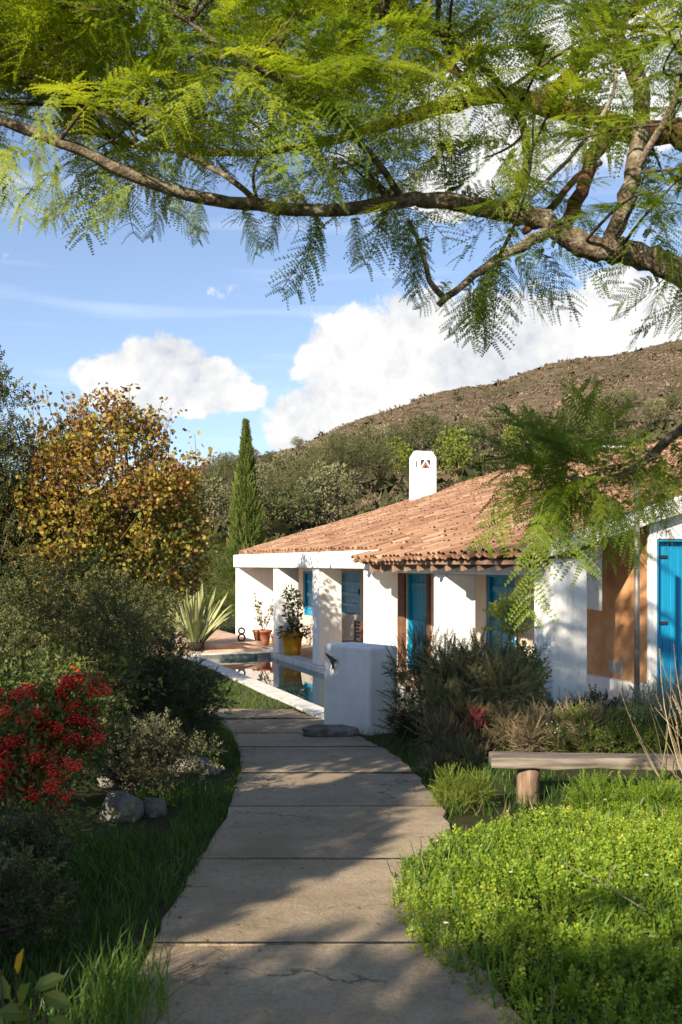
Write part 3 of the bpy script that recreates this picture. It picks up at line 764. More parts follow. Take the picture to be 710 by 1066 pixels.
# tiled roof
def tilev(p0, p1, r0, r1, th, concave, acr, upv):
    """half round tile from p0 (lower end) to p1"""
    ang = np.linspace(0, math.pi, 7); V = []
    for p, r in ((p0, r0), (p1, r1)):
        for rr in (r, r - th):
            sg = -1 if concave else 1
            V.append(p + np.outer(np.cos(ang) * rr, acr) + np.outer(sg * np.sin(ang) * rr * .85, upv))
    return np.concatenate(V)
tq = []
for j in range(6):
    tq += [[j, j+1, 15+j, 14+j], [7+j+1, 7+j, 21+j, 21+j+1], [j+1, j, 7+j, 7+j+1]]
tq = np.array(tq)
m = MB(); acr = np.array([UT[0], UT[1], 0.0])
up3 = np.array([-US[0] * PITCH, -US[1] * PITCH, 1.0]); up3 /= np.linalg.norm(up3)
PW = .19; EXPO = .38
cols = np.arange(T0 - .12, T1 + .0, PW)
for ic, tc_ in enumerate(cols):
    s_start = -.38 if tc_ > 6.75 else .16
    srow = np.arange(s_start, RIDGE - .1, EXPO); cj = rng.normal(0, .014); so_ = rng.uniform(-.05, .05) if False else rng.normal(0, .03)
    for ir, s0 in enumerate(srow):
        jt, js = rng.normal(0, .016), rng.normal(0, .03) + so_ * (ir > 0)
        v = np.clip(.5 + rng.normal(0, .26), 0, 1)
        a_, b_ = s0 + js, min(s0 + js + EXPO + .07, RIDGE)
        p0 = h(tc_ + cj + jt, a_, roofz(tc_, a_) + .020 + rng.normal(0, .008)); p1 = h(tc_ + cj + jt + rng.normal(0, .006), b_, roofz(tc_, b_) + .008)
        m.add(tilev(p0, p1, .085, .074, .010, False, acr, up3), tq, None, v)
        q0 = h(tc_ + PW / 2, a_ - .03, roofz(tc_, a_) + .022); q1 = h(tc_ + PW / 2, b_, roofz(tc_, b_) - .0)
        m.add(tilev(q0, q1, .080, .088, .010, True, acr, up3), tq, None, np.clip(v - .12 + rng.normal(0, .15), 0, 1))
roof = hpart('roof', m, M['tiles'])
m = MB()
for tc_ in np.arange(T0 - .1, T1 + .1, .36):
    p0 = h(tc_ + .42, RIDGE, roofz(tc_, RIDGE) + .02); p1 = h(tc_, RIDGE, roofz(tc_, RIDGE) + .0)
    m.add(tilev(p0, p1, .15, .13, .015, False, np.array([US[0], US[1], 0]), np.array([0, 0, 1.0])), tq, None, np.clip(rng.normal(.5, .2), 0, 1))
hpart('ridge_tiles', m, M['tiles'], roof)
m = MB(); hslope(m, T0 - .1, T1 + .1, RIDGE + .05, 13.2, roofz(4, RIDGE) - .1, 1.35, roofz(4, RIDGE) + .02, 1.45); hpart('rear_slope', m, M['tiles'], roof)
# far verge: a course of tiles down the gable edge
# chimney
def chimney(tc_, sc_, wt, ws, z0, z1, zsh):
    m = MB()
    hbox(m, tc_ - wt/2, tc_ + wt/2, sc_ - ws/2, sc_ + ws/2, z0, zsh)
    i = .10
    b = [h(tc_ - wt/2, sc_ - ws/2, zsh), h(tc_ - wt/2, sc_ + ws/2, zsh), h(tc_ + wt/2, sc_ + ws/2, zsh), h(tc_ + wt/2, sc_ - ws/2, zsh)]
    tp = [h(tc_ - wt/2 + i, sc_ - ws/2 + i, z1), h(tc_ - wt/2 + i, sc_ + ws/2 - i, z1), h(tc_ + wt/2 - i, sc_ + ws/2 - i, z1), h(tc_ + wt/2 - i, sc_ - ws/2 + i, z1)]
    m.hexa([b[0], b[3], b[2], b[1], tp[0], tp[3], tp[2], tp[1]])
    return m
zc = roofz(-3.2, 5.4)
ch = hpart('chimney', chimney(-3.12, 5.57, .36, .74, zc - .35, zc + 1.50, zc + 1.30), M['plaster'], roof, bevel=.02)
# vent of the chimney: dark panel painting the opening's shade, white lattice over it
tf = -3.25 + .31
m = MB(); hbox(m, tf - .02, tf + .004, 5.42, 5.72, zc + .98, zc + 1.22); hpart('vent_shade', m, M['iron'], ch)
m = MB()
def hbar(m, a, b, wd, t0, t1):
    a = np.array(a, float); b = np.array(b, float); d = (b - a) / np.linalg.norm(b - a); nn = np.array([-d[1], d[0]]) * wd / 2
    q = [a - nn, b - nn, b + nn, a + nn]
    m.hexa([h(t0, p[0], p[1]) for p in q] + [h(t1, p[0], p[1]) for p in q])
for a, b in (((5.42, zc + .985), (5.57, zc + 1.215)), ((5.72, zc + .985), (5.57, zc + 1.215))): hbar(m, a, b, .04, tf + .005, tf + .02)
hpart('vent_lattice', m, M['plaster'], ch, fix=True)
m = MB(); hbar(m, (5.49, zc + .99), (5.57, zc + 1.12), .05, tf + .006, tf + .012); hbar(m, (5.65, zc + .99), (5.57, zc + 1.12), .05, tf + .007, tf + .013)
hpart('vent_brick', m, M['potclay'], ch, fix=True)
m = MB(); hbox(m, tf - .02, tf + .004, 5.26, 5.29, zc + 1.0, zc + 1.17); hpart('slit_shade', m, M['iron'], ch)  # flat dark panel in place of the shade inside a narrow opening
zc2 = roofz(1.4, RIDGE)
m = MB(); hbox(m, 1.15, 1.65, 8.75, 9.15, zc2 - .5, zc2 + .20); hbox(m, 1.02, 1.78, 8.60, 9.30, zc2 + .202, zc2 + .28)
hpart('chimney', m, M['plaster'], roof, bevel=.02)
# blue doors and shutters on the porch wall
def door(t0, t1, z0, z1, sash=False, frame=True):
    w = t1 - t0; sp = SB + .10
    d = MB()
    nb = 5
    for k in range(nb):
        a = t0 + .07 + (w - .14) * k / nb; b = t0 + .07 + (w - .14) * (k + 1) / nb
        hbox(d, a + .004, b - .004, sp, sp + .045, z0 + .01, z1 - .07)
    for zz in np.linspace(z0 + .22, z1 - .28, 3): hbox(d, t0 + .10, t1 - .10, sp - .028, sp - .001, zz - .05, zz + .05)
    o = hpart('window_shutter' if sash else 'door', d, M['blue'], bevel=.006)
    f = MB()
    hbox(f, t0, t0 + .07, SB + .03, SB + .16, z0, z1); hbox(f, t1 - .07, t1, SB + .03, SB + .16, z0, z1); hbox(f, t0 + .071, t1 - .071, SB + .03, SB + .16, z1 - .07, z1)
    hpart('frame', f, M['blue'], o)
    g = MB(); hbox(g, t1 - .20, t1 - .17, sp - .07, sp - .03, (z0 + z1) / 2 - .02, (z0 + z1) / 2 + .12); hpart('handle', g, M['iron'], o)
    return o
for i, (a, b, z0, z1) in enumerate(OPEN): door(a, b, z0, z1, sash=i < 2)
for a_, b_ in ((4.42, 4.775), (5.885, 6.0)):
    m = MB(); hbox(m, a_, b_, SB - .05, SB - .004, FL, 1.52); hpart('door_post', m, M['brownwood'])
# an open blue shutter leaf, lit below the eave, beside each window
for (a, z0, z1) in ((-1.13, .18, 1.38),):
    m = MB(); hbox(m, a, a + .5, SB - .05, SB - .008, z0, z1); hbox(m, a + .06, a + .44, SB - .065, SB - .052, z0 + .08, z0 + .55); hpart('window_shutter', m, M['blue'], bevel=.005)
# near gable door
m = MB()
leafs = [(DS0 + .03, 2.16), (2.18, DS1 - .03)]
for a, b in leafs:
    for k in range(4):
        p = a + (b - a) * k / 4; q = a + (b - a) * (k + 1) / 4
        hbox(m, T1 - .15, T1 - .10, p + .003, q - .003, FL + .02, DZ - .03)
o = hpart('door', m, M['blue'], bevel=.006)
m = MB(); hbox(m, T1 - .16, T1 - .02, DS0, DS0 + .028, FL, DZ); hbox(m, T1 - .16, T1 - .02, DS1 - .028, DS1, FL, DZ); hbox(m, T1 - .16, T1 - .02, DS0 + .03, DS1 - .03, DZ - .028, DZ); hpart('frame', m, M['blue'], o)
for zz in (1.70, .80):
    m = MB(); hbox(m, T1 - .097, T1 - .075, DS0 + .005, DS0 + .22, zz - .018, zz + .018); hpart('hinge', m, M['iron'], o)
# downpipe and hanging blind
m = MB(); m.tube([h(12.42, .22, FL), h(12.42, .22, 1.44)], .04, 10); hpart('drainpipe', m, M['brownwood'], smooth=True)
m = MB(); hslope(m, 12.55, 12.58, .62, 1.02, 1.02, .96, 1.75, 1.86); hpart('blind', m, M['canvas'])

# ------------------------------------------------------------------ white block with swallow
Bc = np.array([.365, 12.6]); Ld = np.array([-.64, .768]); Rd = np.array([.768, .64])
zb, zt = -.60, .535
blk = MB(); L_, W_ = .95, .50
cs = [Bc, Bc + Rd * W_, Bc + Rd * W_ + Ld * L_, Bc + Ld * L_]
blk.hexa([[*c, zb] for c in cs] + [[*(np.mean(cs, 0) + (c - np.mean(cs, 0)) * .985), zt] for c in cs])
o = shifted(blk, (*Bc, zb)).build('masonry_block', M['plaster'], bevel=.035); o.location = (*Bc, zb)
tag(o, 'waist-high whitewashed masonry block standing between path and pool', 'block')
sw = MB()
c = Bc + Ld * .72; nrm = np.array([-Rd[0], -Rd[1]])
def wp(u, v, w=.0): p = c + Ld * u + nrm * (.012 + w); return np.array([p[0], p[1], .32 + v])
def plate(pts, w0, w1):
    n_ = len(pts); P0 = [wp(u, v, w0) for u, v in pts]; off = wp(0, 0, w1) - wp(0, 0, w0); sw.prism(P0, off)
body = MB()
bp = [(.13, .02), (.10, .015), (.06, .012), (.0, 0), (-.06, -.02), (-.10, -.035)]
body.tube([wp(u, v, .025) for u, v in [(.02, .06), (.0, .03), (-.01, .0), (-.02, -.04), (-.03, -.075)]], [.006, .022, .026, .018, .006], 8)
plate([(.0, .03), (.06, .075), (.13, .095), (.09, .05), (.02, .0)], .02, .032)
plate([(-.01, .02), (-.06, .03), (-.115, .005), (-.07, -.005), (-.015, -.02)], .021, .031)
plate([(-.02, -.05), (.0, -.13), (-.025, -.085), (-.06, -.125), (-.04, -.05)], .02, .03)
sroot = thing('swallow_ornament', 'small black swallow ornament fixed to the white block', 'ornament', wp(0, 0))
SL = np.array(sroot.location)
shifted(body, SL).build('body', M['iron'], sroot, True); shifted(sw, SL).build('wings', M['iron'], sroot, fix=True)

# flat stone at the foot of the block
m = MB(); g = gp(343, 768); rock(m, (0, 0, 0), (.33, .17, .085), .15)
o = m.build('step_stone', M['stone'], smooth=True); o.location = (g[0], g[1], g[2] + .06)
tag(o, 'rounded brown stone lying on path at the block\'s foot', 'stone')

# ------------------------------------------------------------------ potted plants and porch furniture
def potted(label, t, s, z, r, hh, pm_, kind, ph, seed_n):
    root = thing('potted_plant', label, 'potted plant', h(t, s, z))
    m = MB(); m.lathe((0, 0, 0), [(0, 0), (r * .68, 0), (r * .78, hh * .3), (r * .95, hh * .86), (r * 1.06, hh * .87), (r * 1.06, hh), (r * .92, hh), (r * .88, hh * .88), (0, hh * .88)], 24)
    m.build('pot', pm_, root, True)
    s_ = MB(); f = MB()
    if kind == 'spindly':
        for k in range(7):
            e = np.array([rng.normal(0, .22), rng.normal(0, .15), hh + ph * rng.uniform(.6, 1)]); c_ = curve((rng.normal(0, .04), rng.normal(0, .04), hh * .85), e, .06, 8)
            s_.tube(c_, np.linspace(.009, .003, 8), 5)
            pts = c_[rng.integers(2, 8, 26)] + rng.normal(0, .035, (26, 3))
            f.scatter(LEAF, frames(rng.normal(0, 1, (26, 3)) + [0, 0, .6]), pts, rng.uniform(.07, .12, 26), rng.uniform(.2, .9, 26))
        fm = M['greygreen']
    elif kind == 'bushy':
        for k in range(5): s_.tube(curve((0, 0, hh * .85), (rng.normal(0, .07), rng.normal(0, .07), hh + ph * rng.uniform(.5, .95)), .05, 6), np.linspace(.014, .004, 6), 5)
        C = np.array([[rng.normal(0, .08), rng.normal(0, .08), hh + ph * q] for q in np.linspace(.15, .95, 9)]); foliage(f, C, np.full(9, .17), 520, LEAF, .085, .3, v0=.45)
        C = np.array([[rng.normal(0, .22), rng.normal(0, .22), hh + .02] for q in range(6)]); foliage(f, C, np.full(6, .13), 320, LEAF, .07, .1, v0=.5)
        fm = M['dark']
    else:
        C = np.array([[rng.normal(0, .1), rng.normal(0, .1), hh + ph * q] for q in np.linspace(.1, .9, 7)]); foliage(f, C, np.full(7, .14), 380, LEAF, .08, .3, v0=.6)
        s_.tube(curve((0, 0, hh * .85), (0, 0, hh + ph * .7), .03, 6), .01, 5); fm = M['dark']
    s_.build('stems', M['twig'], root, True); f.build('foliage', fm, root)
    return root
potted('spindly shrub in a terracotta pot against the porch end wall', -2.1, .30, FL, .26, .42, M['potclay'], 'spindly', 1.0, 0)
potted('thin leafy shrub in a dark clay pot beside the second pier', -.95, .45, FL, .24, .38, M['potclay'], 'spindly', .85, 1)
potted('tall dark bushy plant in a bright yellow glazed pot', .92, .22, FL, .27, .56, M['potyellow'], 'bushy', 1.0, 2)
p = potted('dark leafy plant with red blooms in a pale pot behind yellow pot', 1.1, .95, FL, .22, .40, M['potgrey'], 'low', .75, 3)
m = MB(); foliage(m, np.array([[-.1, -.05, 1.12], [-.05, -.1, .98]]), np.array([.10, .08]), 60, ROUND, .07, .2); m.build('blooms', M['redcloth'], p)
# slatted chair on the porch
cr = thing('slatted_chair', 'dark slatted wooden chair on the porch behind the white block', 'chair', h(2.95, .95, FL))
def cbox(name, t0, t1, s0, s1, z0, z1):
    m = MB(); hbox(m, 2.95 + t0, 2.95 + t1, .95 + s0, .95 + s1, FL + z0, FL + z1); shifted(m, np.array(cr.location)).build(name, M['brownwood'], cr, bevel=.006)
for a in (-.24, .20):
    for b in (-.24, .20): cbox('leg', a, a + .045, b, b + .045, 0.0, .44 if b < 0 else .92)
m = MB()
for k in range(6): hbox(m, 2.95 - .25, 2.95 + .25, .95 - .26 + k * .085, .95 - .19 + k * .085, FL + .44, FL + .465)
shifted(m, np.array(cr.location)).build('seat', M['brownwood'], cr)
m = MB()
for k in range(5): hbox(m, 2.95 - .195, 2.95 + .195, .95 + .205, .95 + .24, FL + .54 + k * .08, FL + .59 + k * .08)
shifted(m, np.array(cr.location)).build('backrest', M['brownwood'], cr)
# figure-eight iron ornament at the pool's far end
o8 = MB()
for zc_, r_ in ((.11, .085), (.28, .075)):
    a = np.linspace(0, 2 * math.pi, 25); o8.tube(np.stack([r_ * np.cos(a), np.zeros(25), zc_ + r_ * np.sin(a)], 1), .022, 8, cap=False)
o8.box((0, 0, .012), (.16, .10, .024))
o = o8.build('iron_ornament', M['iron'], smooth=True); pp = gp(246, 683); o.location = (pp[0], pp[1] - .0, -.40)
o.location = h(-.75, -.62, -.40)
tag(o, 'small dark figure-eight iron ornament at the far end of pool', 'ornament')
# steel pole
m = MB(); m.tube([(0, 0, -.2), (0, 0, 1.6), (0, 0, 3.05)], .033, 12)
o = m.build('steel_pole', M['steel'], smooth=True); o.location = (at(663, 600, 11.6)[0], 11.6, float(gz(3.4, 11.6)))
tag(o, 'thin upright dull steel pole in front of the orange wall', 'pole')

# ------------------------------------------------------------------ plank bench
b0 = at(510, 788, 8.15); b1 = at(800, 782, 8.0)
bl = np.array([b0[0], b0[1], 0]); bdv = np.array([b1[0] - b0[0], b1[1] - b0[1], 0]); bL = np.linalg.norm(bdv); brz = math.atan2(bdv[1], bdv[0])
zs = b0[2]
gb = float(gz(2.2, 8.1))
br = thing('plank_bench', 'weathered grey plank bench on stump legs above the green groundcover', 'bench', (*(np.array([b0[0], b0[1]]) + bdv[:2] * .5), gb))
br.rotation_euler = (0, 0, brz)
m = MB(); xs = np.linspace(-bL / 2, bL / 2, 14)
V = []
for x_ in xs:
    e = rng.normal(0, .008, 4); w_, t_ = .14, .068
    V += [[x_, -w_ + e[0], zs - gb - t_ + e[1]], [x_, w_, zs - gb - t_], [x_, w_ + e[2], zs - gb + t_ * .3], [x_, -w_ + e[0], zs - gb + t_ * .3 + e[3]]]
Q = [[i*4+j, (i+1)*4+j, (i+1)*4+(j+1)%4, i*4+(j+1)%4] for i in range(13) for j in range(4)] + [[0,1,2,3], [55,54,53,52]]
m.add(V, Q); m.build('seat', M['wood'], br, fix=True, bevel=.015)
for xx in (-bL / 2 + .31, bL / 2 - .4):
    m = MB(); m.tube([(xx, 0, -.18), (xx, 0, .15), (xx + .01, 0, zs - gb - .064)], [.098, .092, .09], 12, wob=.03); m.build('leg', M['stump'], br, True)

# ------------------------------------------------------------------ the feathery tree that overhangs the path
jac = thing('jacaranda_tree', 'feathery-leaved tree arching over the path with lichen-covered limbs', 'tree', (3.0, 5.8, float(gz(3, 5.8))))
JL = np.array(jac.location)
def px(lst): return np.array([at(x, y, Y) for x, y, Y, w in lst]), np.array([w / 2 / F_PX * Y for x, y, Y, w in lst])
def smoothline(p, r, k=4):
    n_ = len(p); t = np.arange(n_); tt_ = np.linspace(0, n_ - 1, (n_ - 1) * k + 1)
    out_ = np.empty((len(tt_), 3))
    for i, q in enumerate(tt_):
        j = min(int(q), n_ - 2); f = q - j
        p0 = p[max(j - 1, 0)]; p1 = p[j]; p2 = p[j + 1]; p3 = p[min(j + 2, n_ - 1)]
        out_[i] = .5 * ((2 * p1) + (-p0 + p2) * f + (2 * p0 - 5 * p1 + 4 * p2 - p3) * f ** 2 + (-p0 + 3 * p1 - 3 * p2 + p3) * f ** 3)
    return out_, np.interp(tt_, t, r)
NODES = []
def limb(lst, mat, name='branch', wob=.06, reg=True, seg=10):
    p, r = px(lst); p, r = smoothline(p, r)
    p = p + rng.normal(0, 1, p.shape) * (r * .12)[:, None]
    if reg: NODES.extend(list(p))
    m = MB(); m.tube(p, r, seg, wob=wob)
    return shifted(m, JL).build(name, mat, jac, True)
tp = [np.array([3.0, 5.8, -.5]), np.array([2.85, 5.65, .8]), np.array([2.6, 5.4, 1.9]), np.array([2.42, 5.25, 2.75])]
p, r = smoothline(np.array(tp), np.array([.19, .16, .135, .12])); m = MB(); m.tube(p, r, 14, wob=.05); shifted(m, JL).build('trunk', M['bark'], jac, True)
limb([(832, 361, 5.25, 46), (770, 315, 5.1, 36), (710, 285, 5.0, 29), (672, 268, 5.0, 27), (640, 263, 5.0, 27), (605, 255, 5.0, 25), (575, 236, 5.0, 23), (540, 222, 5.0, 21), (500, 216, 5.0, 19), (455, 209, 4.95, 17), (420, 210, 4.9, 15),
      (340, 219, 4.8, 13.5), (270, 213, 4.7, 13), (210, 205, 4.6, 12.5), (150, 188, 4.5, 12), (80, 155, 4.4, 11.5), (0, 125, 4.3, 11), (-90, 85, 4.2, 9), (-200, 60, 4.1, 6)], M['bark'])
limb([(832, 361, 5.25, 40), (800, 230, 5.6, 36), (755, 165, 5.9, 28), (700, 140, 6.0, 26), (650, 136, 6.1, 24), (600, 117, 6.2, 22), (560, 108, 6.3, 19), (515, 98, 6.4, 17), (460, 112, 6.5, 16), (400, 130, 6.6, 12), (330, 150, 6.7, 9), (240, 160, 6.8, 7), (120, 150, 6.9, 5)], M['redbark'])
limb([(632, 262, 5.0, 17), (645, 225, 5.05, 18), (660, 180, 5.1, 18), (668, 120, 5.2, 17), (660, 70, 5.3, 19), (635, 30, 5.4, 20), (600, -30, 5.5, 18), (560, -120, 5.6, 12)], M['bark'])
limb([(528, 218, 5.0, 11), (543, 192, 5.0, 10), (548, 150, 4.95, 9), (532, 105, 4.9, 8.5), (500, 68, 4.85, 7), (455, 35, 4.8, 5), (400, 10, 4.7, 3.5)], M['bark'])
limb([(585, 238, 5.0, 14), (606, 200, 5.3, 15), (616, 165, 5.7, 15), (640, 135, 6.05, 16)], M['redbark'])
limb([(548, 240, 5.0, 9), (575, 215, 5.5, 8), (600, 185, 5.9, 7), (625, 170, 6.3, 5)], M['redbark'])
limb([(575, 238, 5.0, 13), (545, 255, 4.95, 11), (510, 275, 4.9, 9), (480, 297, 4.9, 8), (456, 317, 4.9, 6.5)], M['bark'])
limb([(462, 310, 4.9, 6.5), (447, 292, 4.9, 6), (440, 262, 4.9, 5), (424, 228, 4.9, 4)], M['bark'])
limb([(637, 40, 4.9, 4), (640, 90, 4.9, 4), (622, 128, 4.9, 4.5), (590, 168, 4.9, 4.5), (545, 212, 4.95, 4)], M['paletwig'], reg=False)
limb([(560, 108, 6.3, 14), (590, 80, 6.3, 12), (620, 50, 6.4, 9), (660, 10, 6.5, 7)], M['redbark'])
limb([(500, 100, 6.4, 9), (470, 70, 6.4, 8), (430, 40, 6.4, 6), (350, 0, 6.4, 5), (260, -40, 6.4, 4)], M['redbark'])
limb([(270, 213, 4.7, 7), (230, 180, 4.8, 6), (150, 140, 5.0, 5), (90, 110, 5.1, 4)], M['bark'])
limb([(420, 210, 4.9, 8), (390, 165, 4.7, 7), (330, 110, 4.5, 6), (250, 60, 4.3, 5), (180, 10, 4.2, 4), (120, -40, 4.1, 3)], M['bark'])
limb([(660, 180, 5.1, 8), (700, 110, 4.9, 7), (720, 40, 4.8, 6), (740, -40, 4.7, 5)], M['bark'])
limb([(745, 425, 6.6, 11), (705, 450, 6.5, 10), (672, 480, 6.4, 8.5), (645, 495, 6.3, 7), (615, 500, 6.25, 5), (580, 495, 6.2, 3)], M['bark'], reg=False)
limb([(832, 361, 5.25, 22), (800, 390, 5.9, 17), (770, 410, 6.4, 13), (745, 425, 6.6, 11)], M['bark'], reg=False)
nodes = np.array(NODES)
twm = MB(); crm = MB(); FR = []
def frond_at(p, d, L, a, k=None, upj=.35):
    FR.append((p, d, L, a, rng.integers(0, 4) if k is None else k, upj))
env = np.array([(-300, 165), (0, 178), (60, 180), (130, 235), (200, 222), (330, 250), (400, 245), (470, 285), (540, 310), (600, 290), (660, 285), (720, 310), (1000, 280)])
cnt = 0
while cnt < 275:
    x = rng.uniform(-220, 900); y = rng.uniform(-260, 300); e = np.interp(x, env[:, 0], env[:, 1])
    if y > e - 45 or (x > 440 and y > 215): continue
    dens = .95 if x < 430 else .62
    if x > 470 and 60 < y < 260: dens = .30 if y > 130 else .5
    if y < -40: dens *= .6
    if rng.random() > dens: continue
    Yd = rng.uniform(3.9, 5.6) if rng.random() < .72 else rng.uniform(5.4, 7.0)
    if x < 440 and Yd < 5.0 and y > np.interp(x, [0, 80, 150, 210, 270, 340, 420], [125, 155, 188, 205, 213, 219, 210]) - 75: continue
    q = at(x, y, Yd); cnt += 1
    nn = nodes[np.argsort(np.linalg.norm(nodes - q, axis=1) + rng.random(len(nodes)) * .5)[0]]
    c_ = curve(nn, q, .12, 7); twm.tube(c_, np.linspace(.010, .0035, 7), 5, cap=False)
    out_d = unit(q - nn + np.array([0, 0, .1]))
    lit = .54 + .24 * sstep(520, 150, x) + rng.normal(0, .12)  # paler leftward: sunlight on the crown put into the frond tone
    for k in range(rng.integers(5, 9)):
        f = rng.uniform(.45, 1); pp = c_[int(f * 6)]
        az = rng.uniform(0, 2 * math.pi); d = out_d * .7 + np.array([math.cos(az), math.sin(az), rng.normal(-.25, .35)])
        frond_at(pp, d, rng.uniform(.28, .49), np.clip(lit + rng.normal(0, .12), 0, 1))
# hanging fronds along the lower side of the main limb, shade put into their colour
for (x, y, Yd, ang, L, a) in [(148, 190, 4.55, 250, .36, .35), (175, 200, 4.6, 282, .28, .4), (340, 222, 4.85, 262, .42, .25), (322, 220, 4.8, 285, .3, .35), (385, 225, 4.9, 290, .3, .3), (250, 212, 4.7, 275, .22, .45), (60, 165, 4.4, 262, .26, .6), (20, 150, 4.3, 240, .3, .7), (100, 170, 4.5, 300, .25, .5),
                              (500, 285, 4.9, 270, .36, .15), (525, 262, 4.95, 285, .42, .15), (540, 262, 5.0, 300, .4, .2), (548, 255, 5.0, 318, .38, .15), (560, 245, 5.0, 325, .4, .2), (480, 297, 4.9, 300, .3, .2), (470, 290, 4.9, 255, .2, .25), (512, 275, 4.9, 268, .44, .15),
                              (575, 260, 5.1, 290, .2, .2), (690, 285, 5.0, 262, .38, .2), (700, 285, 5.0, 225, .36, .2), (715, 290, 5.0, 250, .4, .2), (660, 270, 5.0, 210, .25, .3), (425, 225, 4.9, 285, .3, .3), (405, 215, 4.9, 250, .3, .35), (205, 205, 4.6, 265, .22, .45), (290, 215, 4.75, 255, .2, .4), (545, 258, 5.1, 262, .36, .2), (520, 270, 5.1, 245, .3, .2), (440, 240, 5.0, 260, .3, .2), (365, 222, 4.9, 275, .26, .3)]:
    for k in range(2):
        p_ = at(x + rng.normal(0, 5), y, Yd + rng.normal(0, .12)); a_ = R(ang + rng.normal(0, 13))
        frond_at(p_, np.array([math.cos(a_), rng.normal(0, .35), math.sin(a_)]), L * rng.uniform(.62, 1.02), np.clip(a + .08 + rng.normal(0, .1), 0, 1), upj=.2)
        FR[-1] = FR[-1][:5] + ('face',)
# sunlit fronds in front of the limb, brightness put into their colour
for (x, y, Yd, ang, L, a) in [(415, 213, 4.5, 175, .16, .95), (420, 213, 4.5, 195, .15, .95), (240, 120, 4.2, 72, .36, 1), (262, 60, 4.2, 45, .22, 1), (330, 110, 4.3, 20, .4, .95), (300, 140, 4.3, 28, .42, .95), (520, 50, 4.6, 190, .4, .92), (500, 60, 4.6, 215, .38, .95), (490, 70, 4.6, 235, .36, .9), (545, 150, 4.7, 255, .3, .85), (550, 100, 4.7, 290, .28, .85), (470, 60, 4.5, 180, .4, .95), (460, 90, 4.5, 210, .36, .9), (400, 60, 4.4, 200, .4, .9), (370, 170, 4.4, 190, .35, .85), (40, 110, 4.0, 280, .34, .9), (10, 150, 4.0, 300, .32, .9), (60, 90, 4.0, 250, .3, .9), (120, 195, 4.3, 200, .28, .9), (90, 205, 4.3, 190, .24, .85)]:
    for k in range(2):
        p_ = at(x + rng.normal(0, 8), y + rng.normal(0, 8), Yd + rng.normal(0, .1)); a_ = R(ang + rng.normal(0, 9))
        frond_at(p_, np.array([math.cos(a_), rng.normal(-.1, .3), math.sin(a_)]), L * rng.uniform(.85, 1.05), np.clip(a + rng.normal(0, .05), 0, 1))
# the low spray in front of the roof
for i in range(90):
    f = rng.random(); x = 560 + 150 * f + rng.normal(0, 12); y = 498 - 60 * max(0, f - .55) + rng.normal(0, 14); Yd = 6.25 + .3 * f + rng.normal(0, .2)
    if i < 60: a_ = R(rng.uniform(125, 275))
    else: a_ = R(rng.uniform(230, 330))
    L = rng.uniform(.30, .50) * (1.15 if x < 600 else .9)
    frond_at(at(x, y, Yd), np.array([math.cos(a_), rng.normal(0, .5), math.sin(a_) * .9]), L, np.clip(rng.normal(.48, .14), 0, 1))
for i in range(42):
    x = 600 + rng.normal(0, 22); y = 494 + rng.normal(0, 12); a_ = R(rng.uniform(75, 235))
    frond_at(at(x, y, 6.3 + rng.normal(0, .2)), np.array([math.cos(a_), rng.normal(0, .45), math.sin(a_) * .9]), rng.uniform(.3, .52), np.clip(rng.normal(.5, .14), 0, 1))
for i in range(26):
    x = rng.uniform(670, 760); y = rng.uniform(455, 520)
    frond_at(at(x, y, 6.5 + rng.normal(0, .2)), np.array([rng.normal(-.2, .7), rng.normal(0, .5), rng.normal(-.5, .4)]), rng.uniform(.3, .42), np.clip(rng.normal(.4, .12), 0, 1))
for k in range(4):
    sel = [f for f in FR if f[4] == k]
    P_ = np.array([f[0] for f in sel]); D_ = unit(np.array([f[1] for f in sel])); L_s = np.array([f[2] for f in sel]); A_ = np.array([f[3] for f in sel])
    up = np.array([[rng.normal(0, .9), -1 + rng.normal(0, .5), rng.normal(.3, .5)] if f[5] == 'face' else [rng.normal(0, f[5]), rng.normal(-.15, f[5]), 1.0] for f in sel])
    x_ = unit(np.cross(D_, up)); z_ = np.cross(x_, D_)
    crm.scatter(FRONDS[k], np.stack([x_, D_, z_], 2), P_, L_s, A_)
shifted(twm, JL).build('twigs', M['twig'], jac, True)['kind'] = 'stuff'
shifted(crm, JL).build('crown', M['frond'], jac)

# ------------------------------------------------------------------ trees and shrubs left of the path
L0 = at(112, 600, 17.5)
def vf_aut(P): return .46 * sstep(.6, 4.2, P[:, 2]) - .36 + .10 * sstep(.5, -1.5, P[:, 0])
def aut_filt(C):
    az = np.arctan2(C[:, 0], C[:, 2] - 2.6)
    k = 1 + .16 * np.sin(az * 3 + 1.1) + .12 * np.sin(az * 5 + 2.3) + .10 * np.sin(az * 8)
    C[:, 0] = -.1 + (C[:, 0] + .1) * k; C[:, 2] = 2.6 + (C[:, 2] - 2.6) * k
    hole = np.sin(C[:, 0] * 2.9 + 1) * np.sin(C[:, 2] * 2.7) + .6 * np.sin(C[:, 0] * 5 - C[:, 2] * 4)
    return ~((C[:, 0] > .35) & (C[:, 2] < 1.75)) & (hole > -.85)
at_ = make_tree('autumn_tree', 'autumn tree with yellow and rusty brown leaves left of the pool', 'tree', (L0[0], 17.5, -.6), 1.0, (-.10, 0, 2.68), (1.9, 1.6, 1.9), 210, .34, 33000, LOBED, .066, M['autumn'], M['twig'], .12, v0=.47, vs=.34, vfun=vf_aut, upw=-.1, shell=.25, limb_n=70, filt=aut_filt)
t = MB(); f = MB()
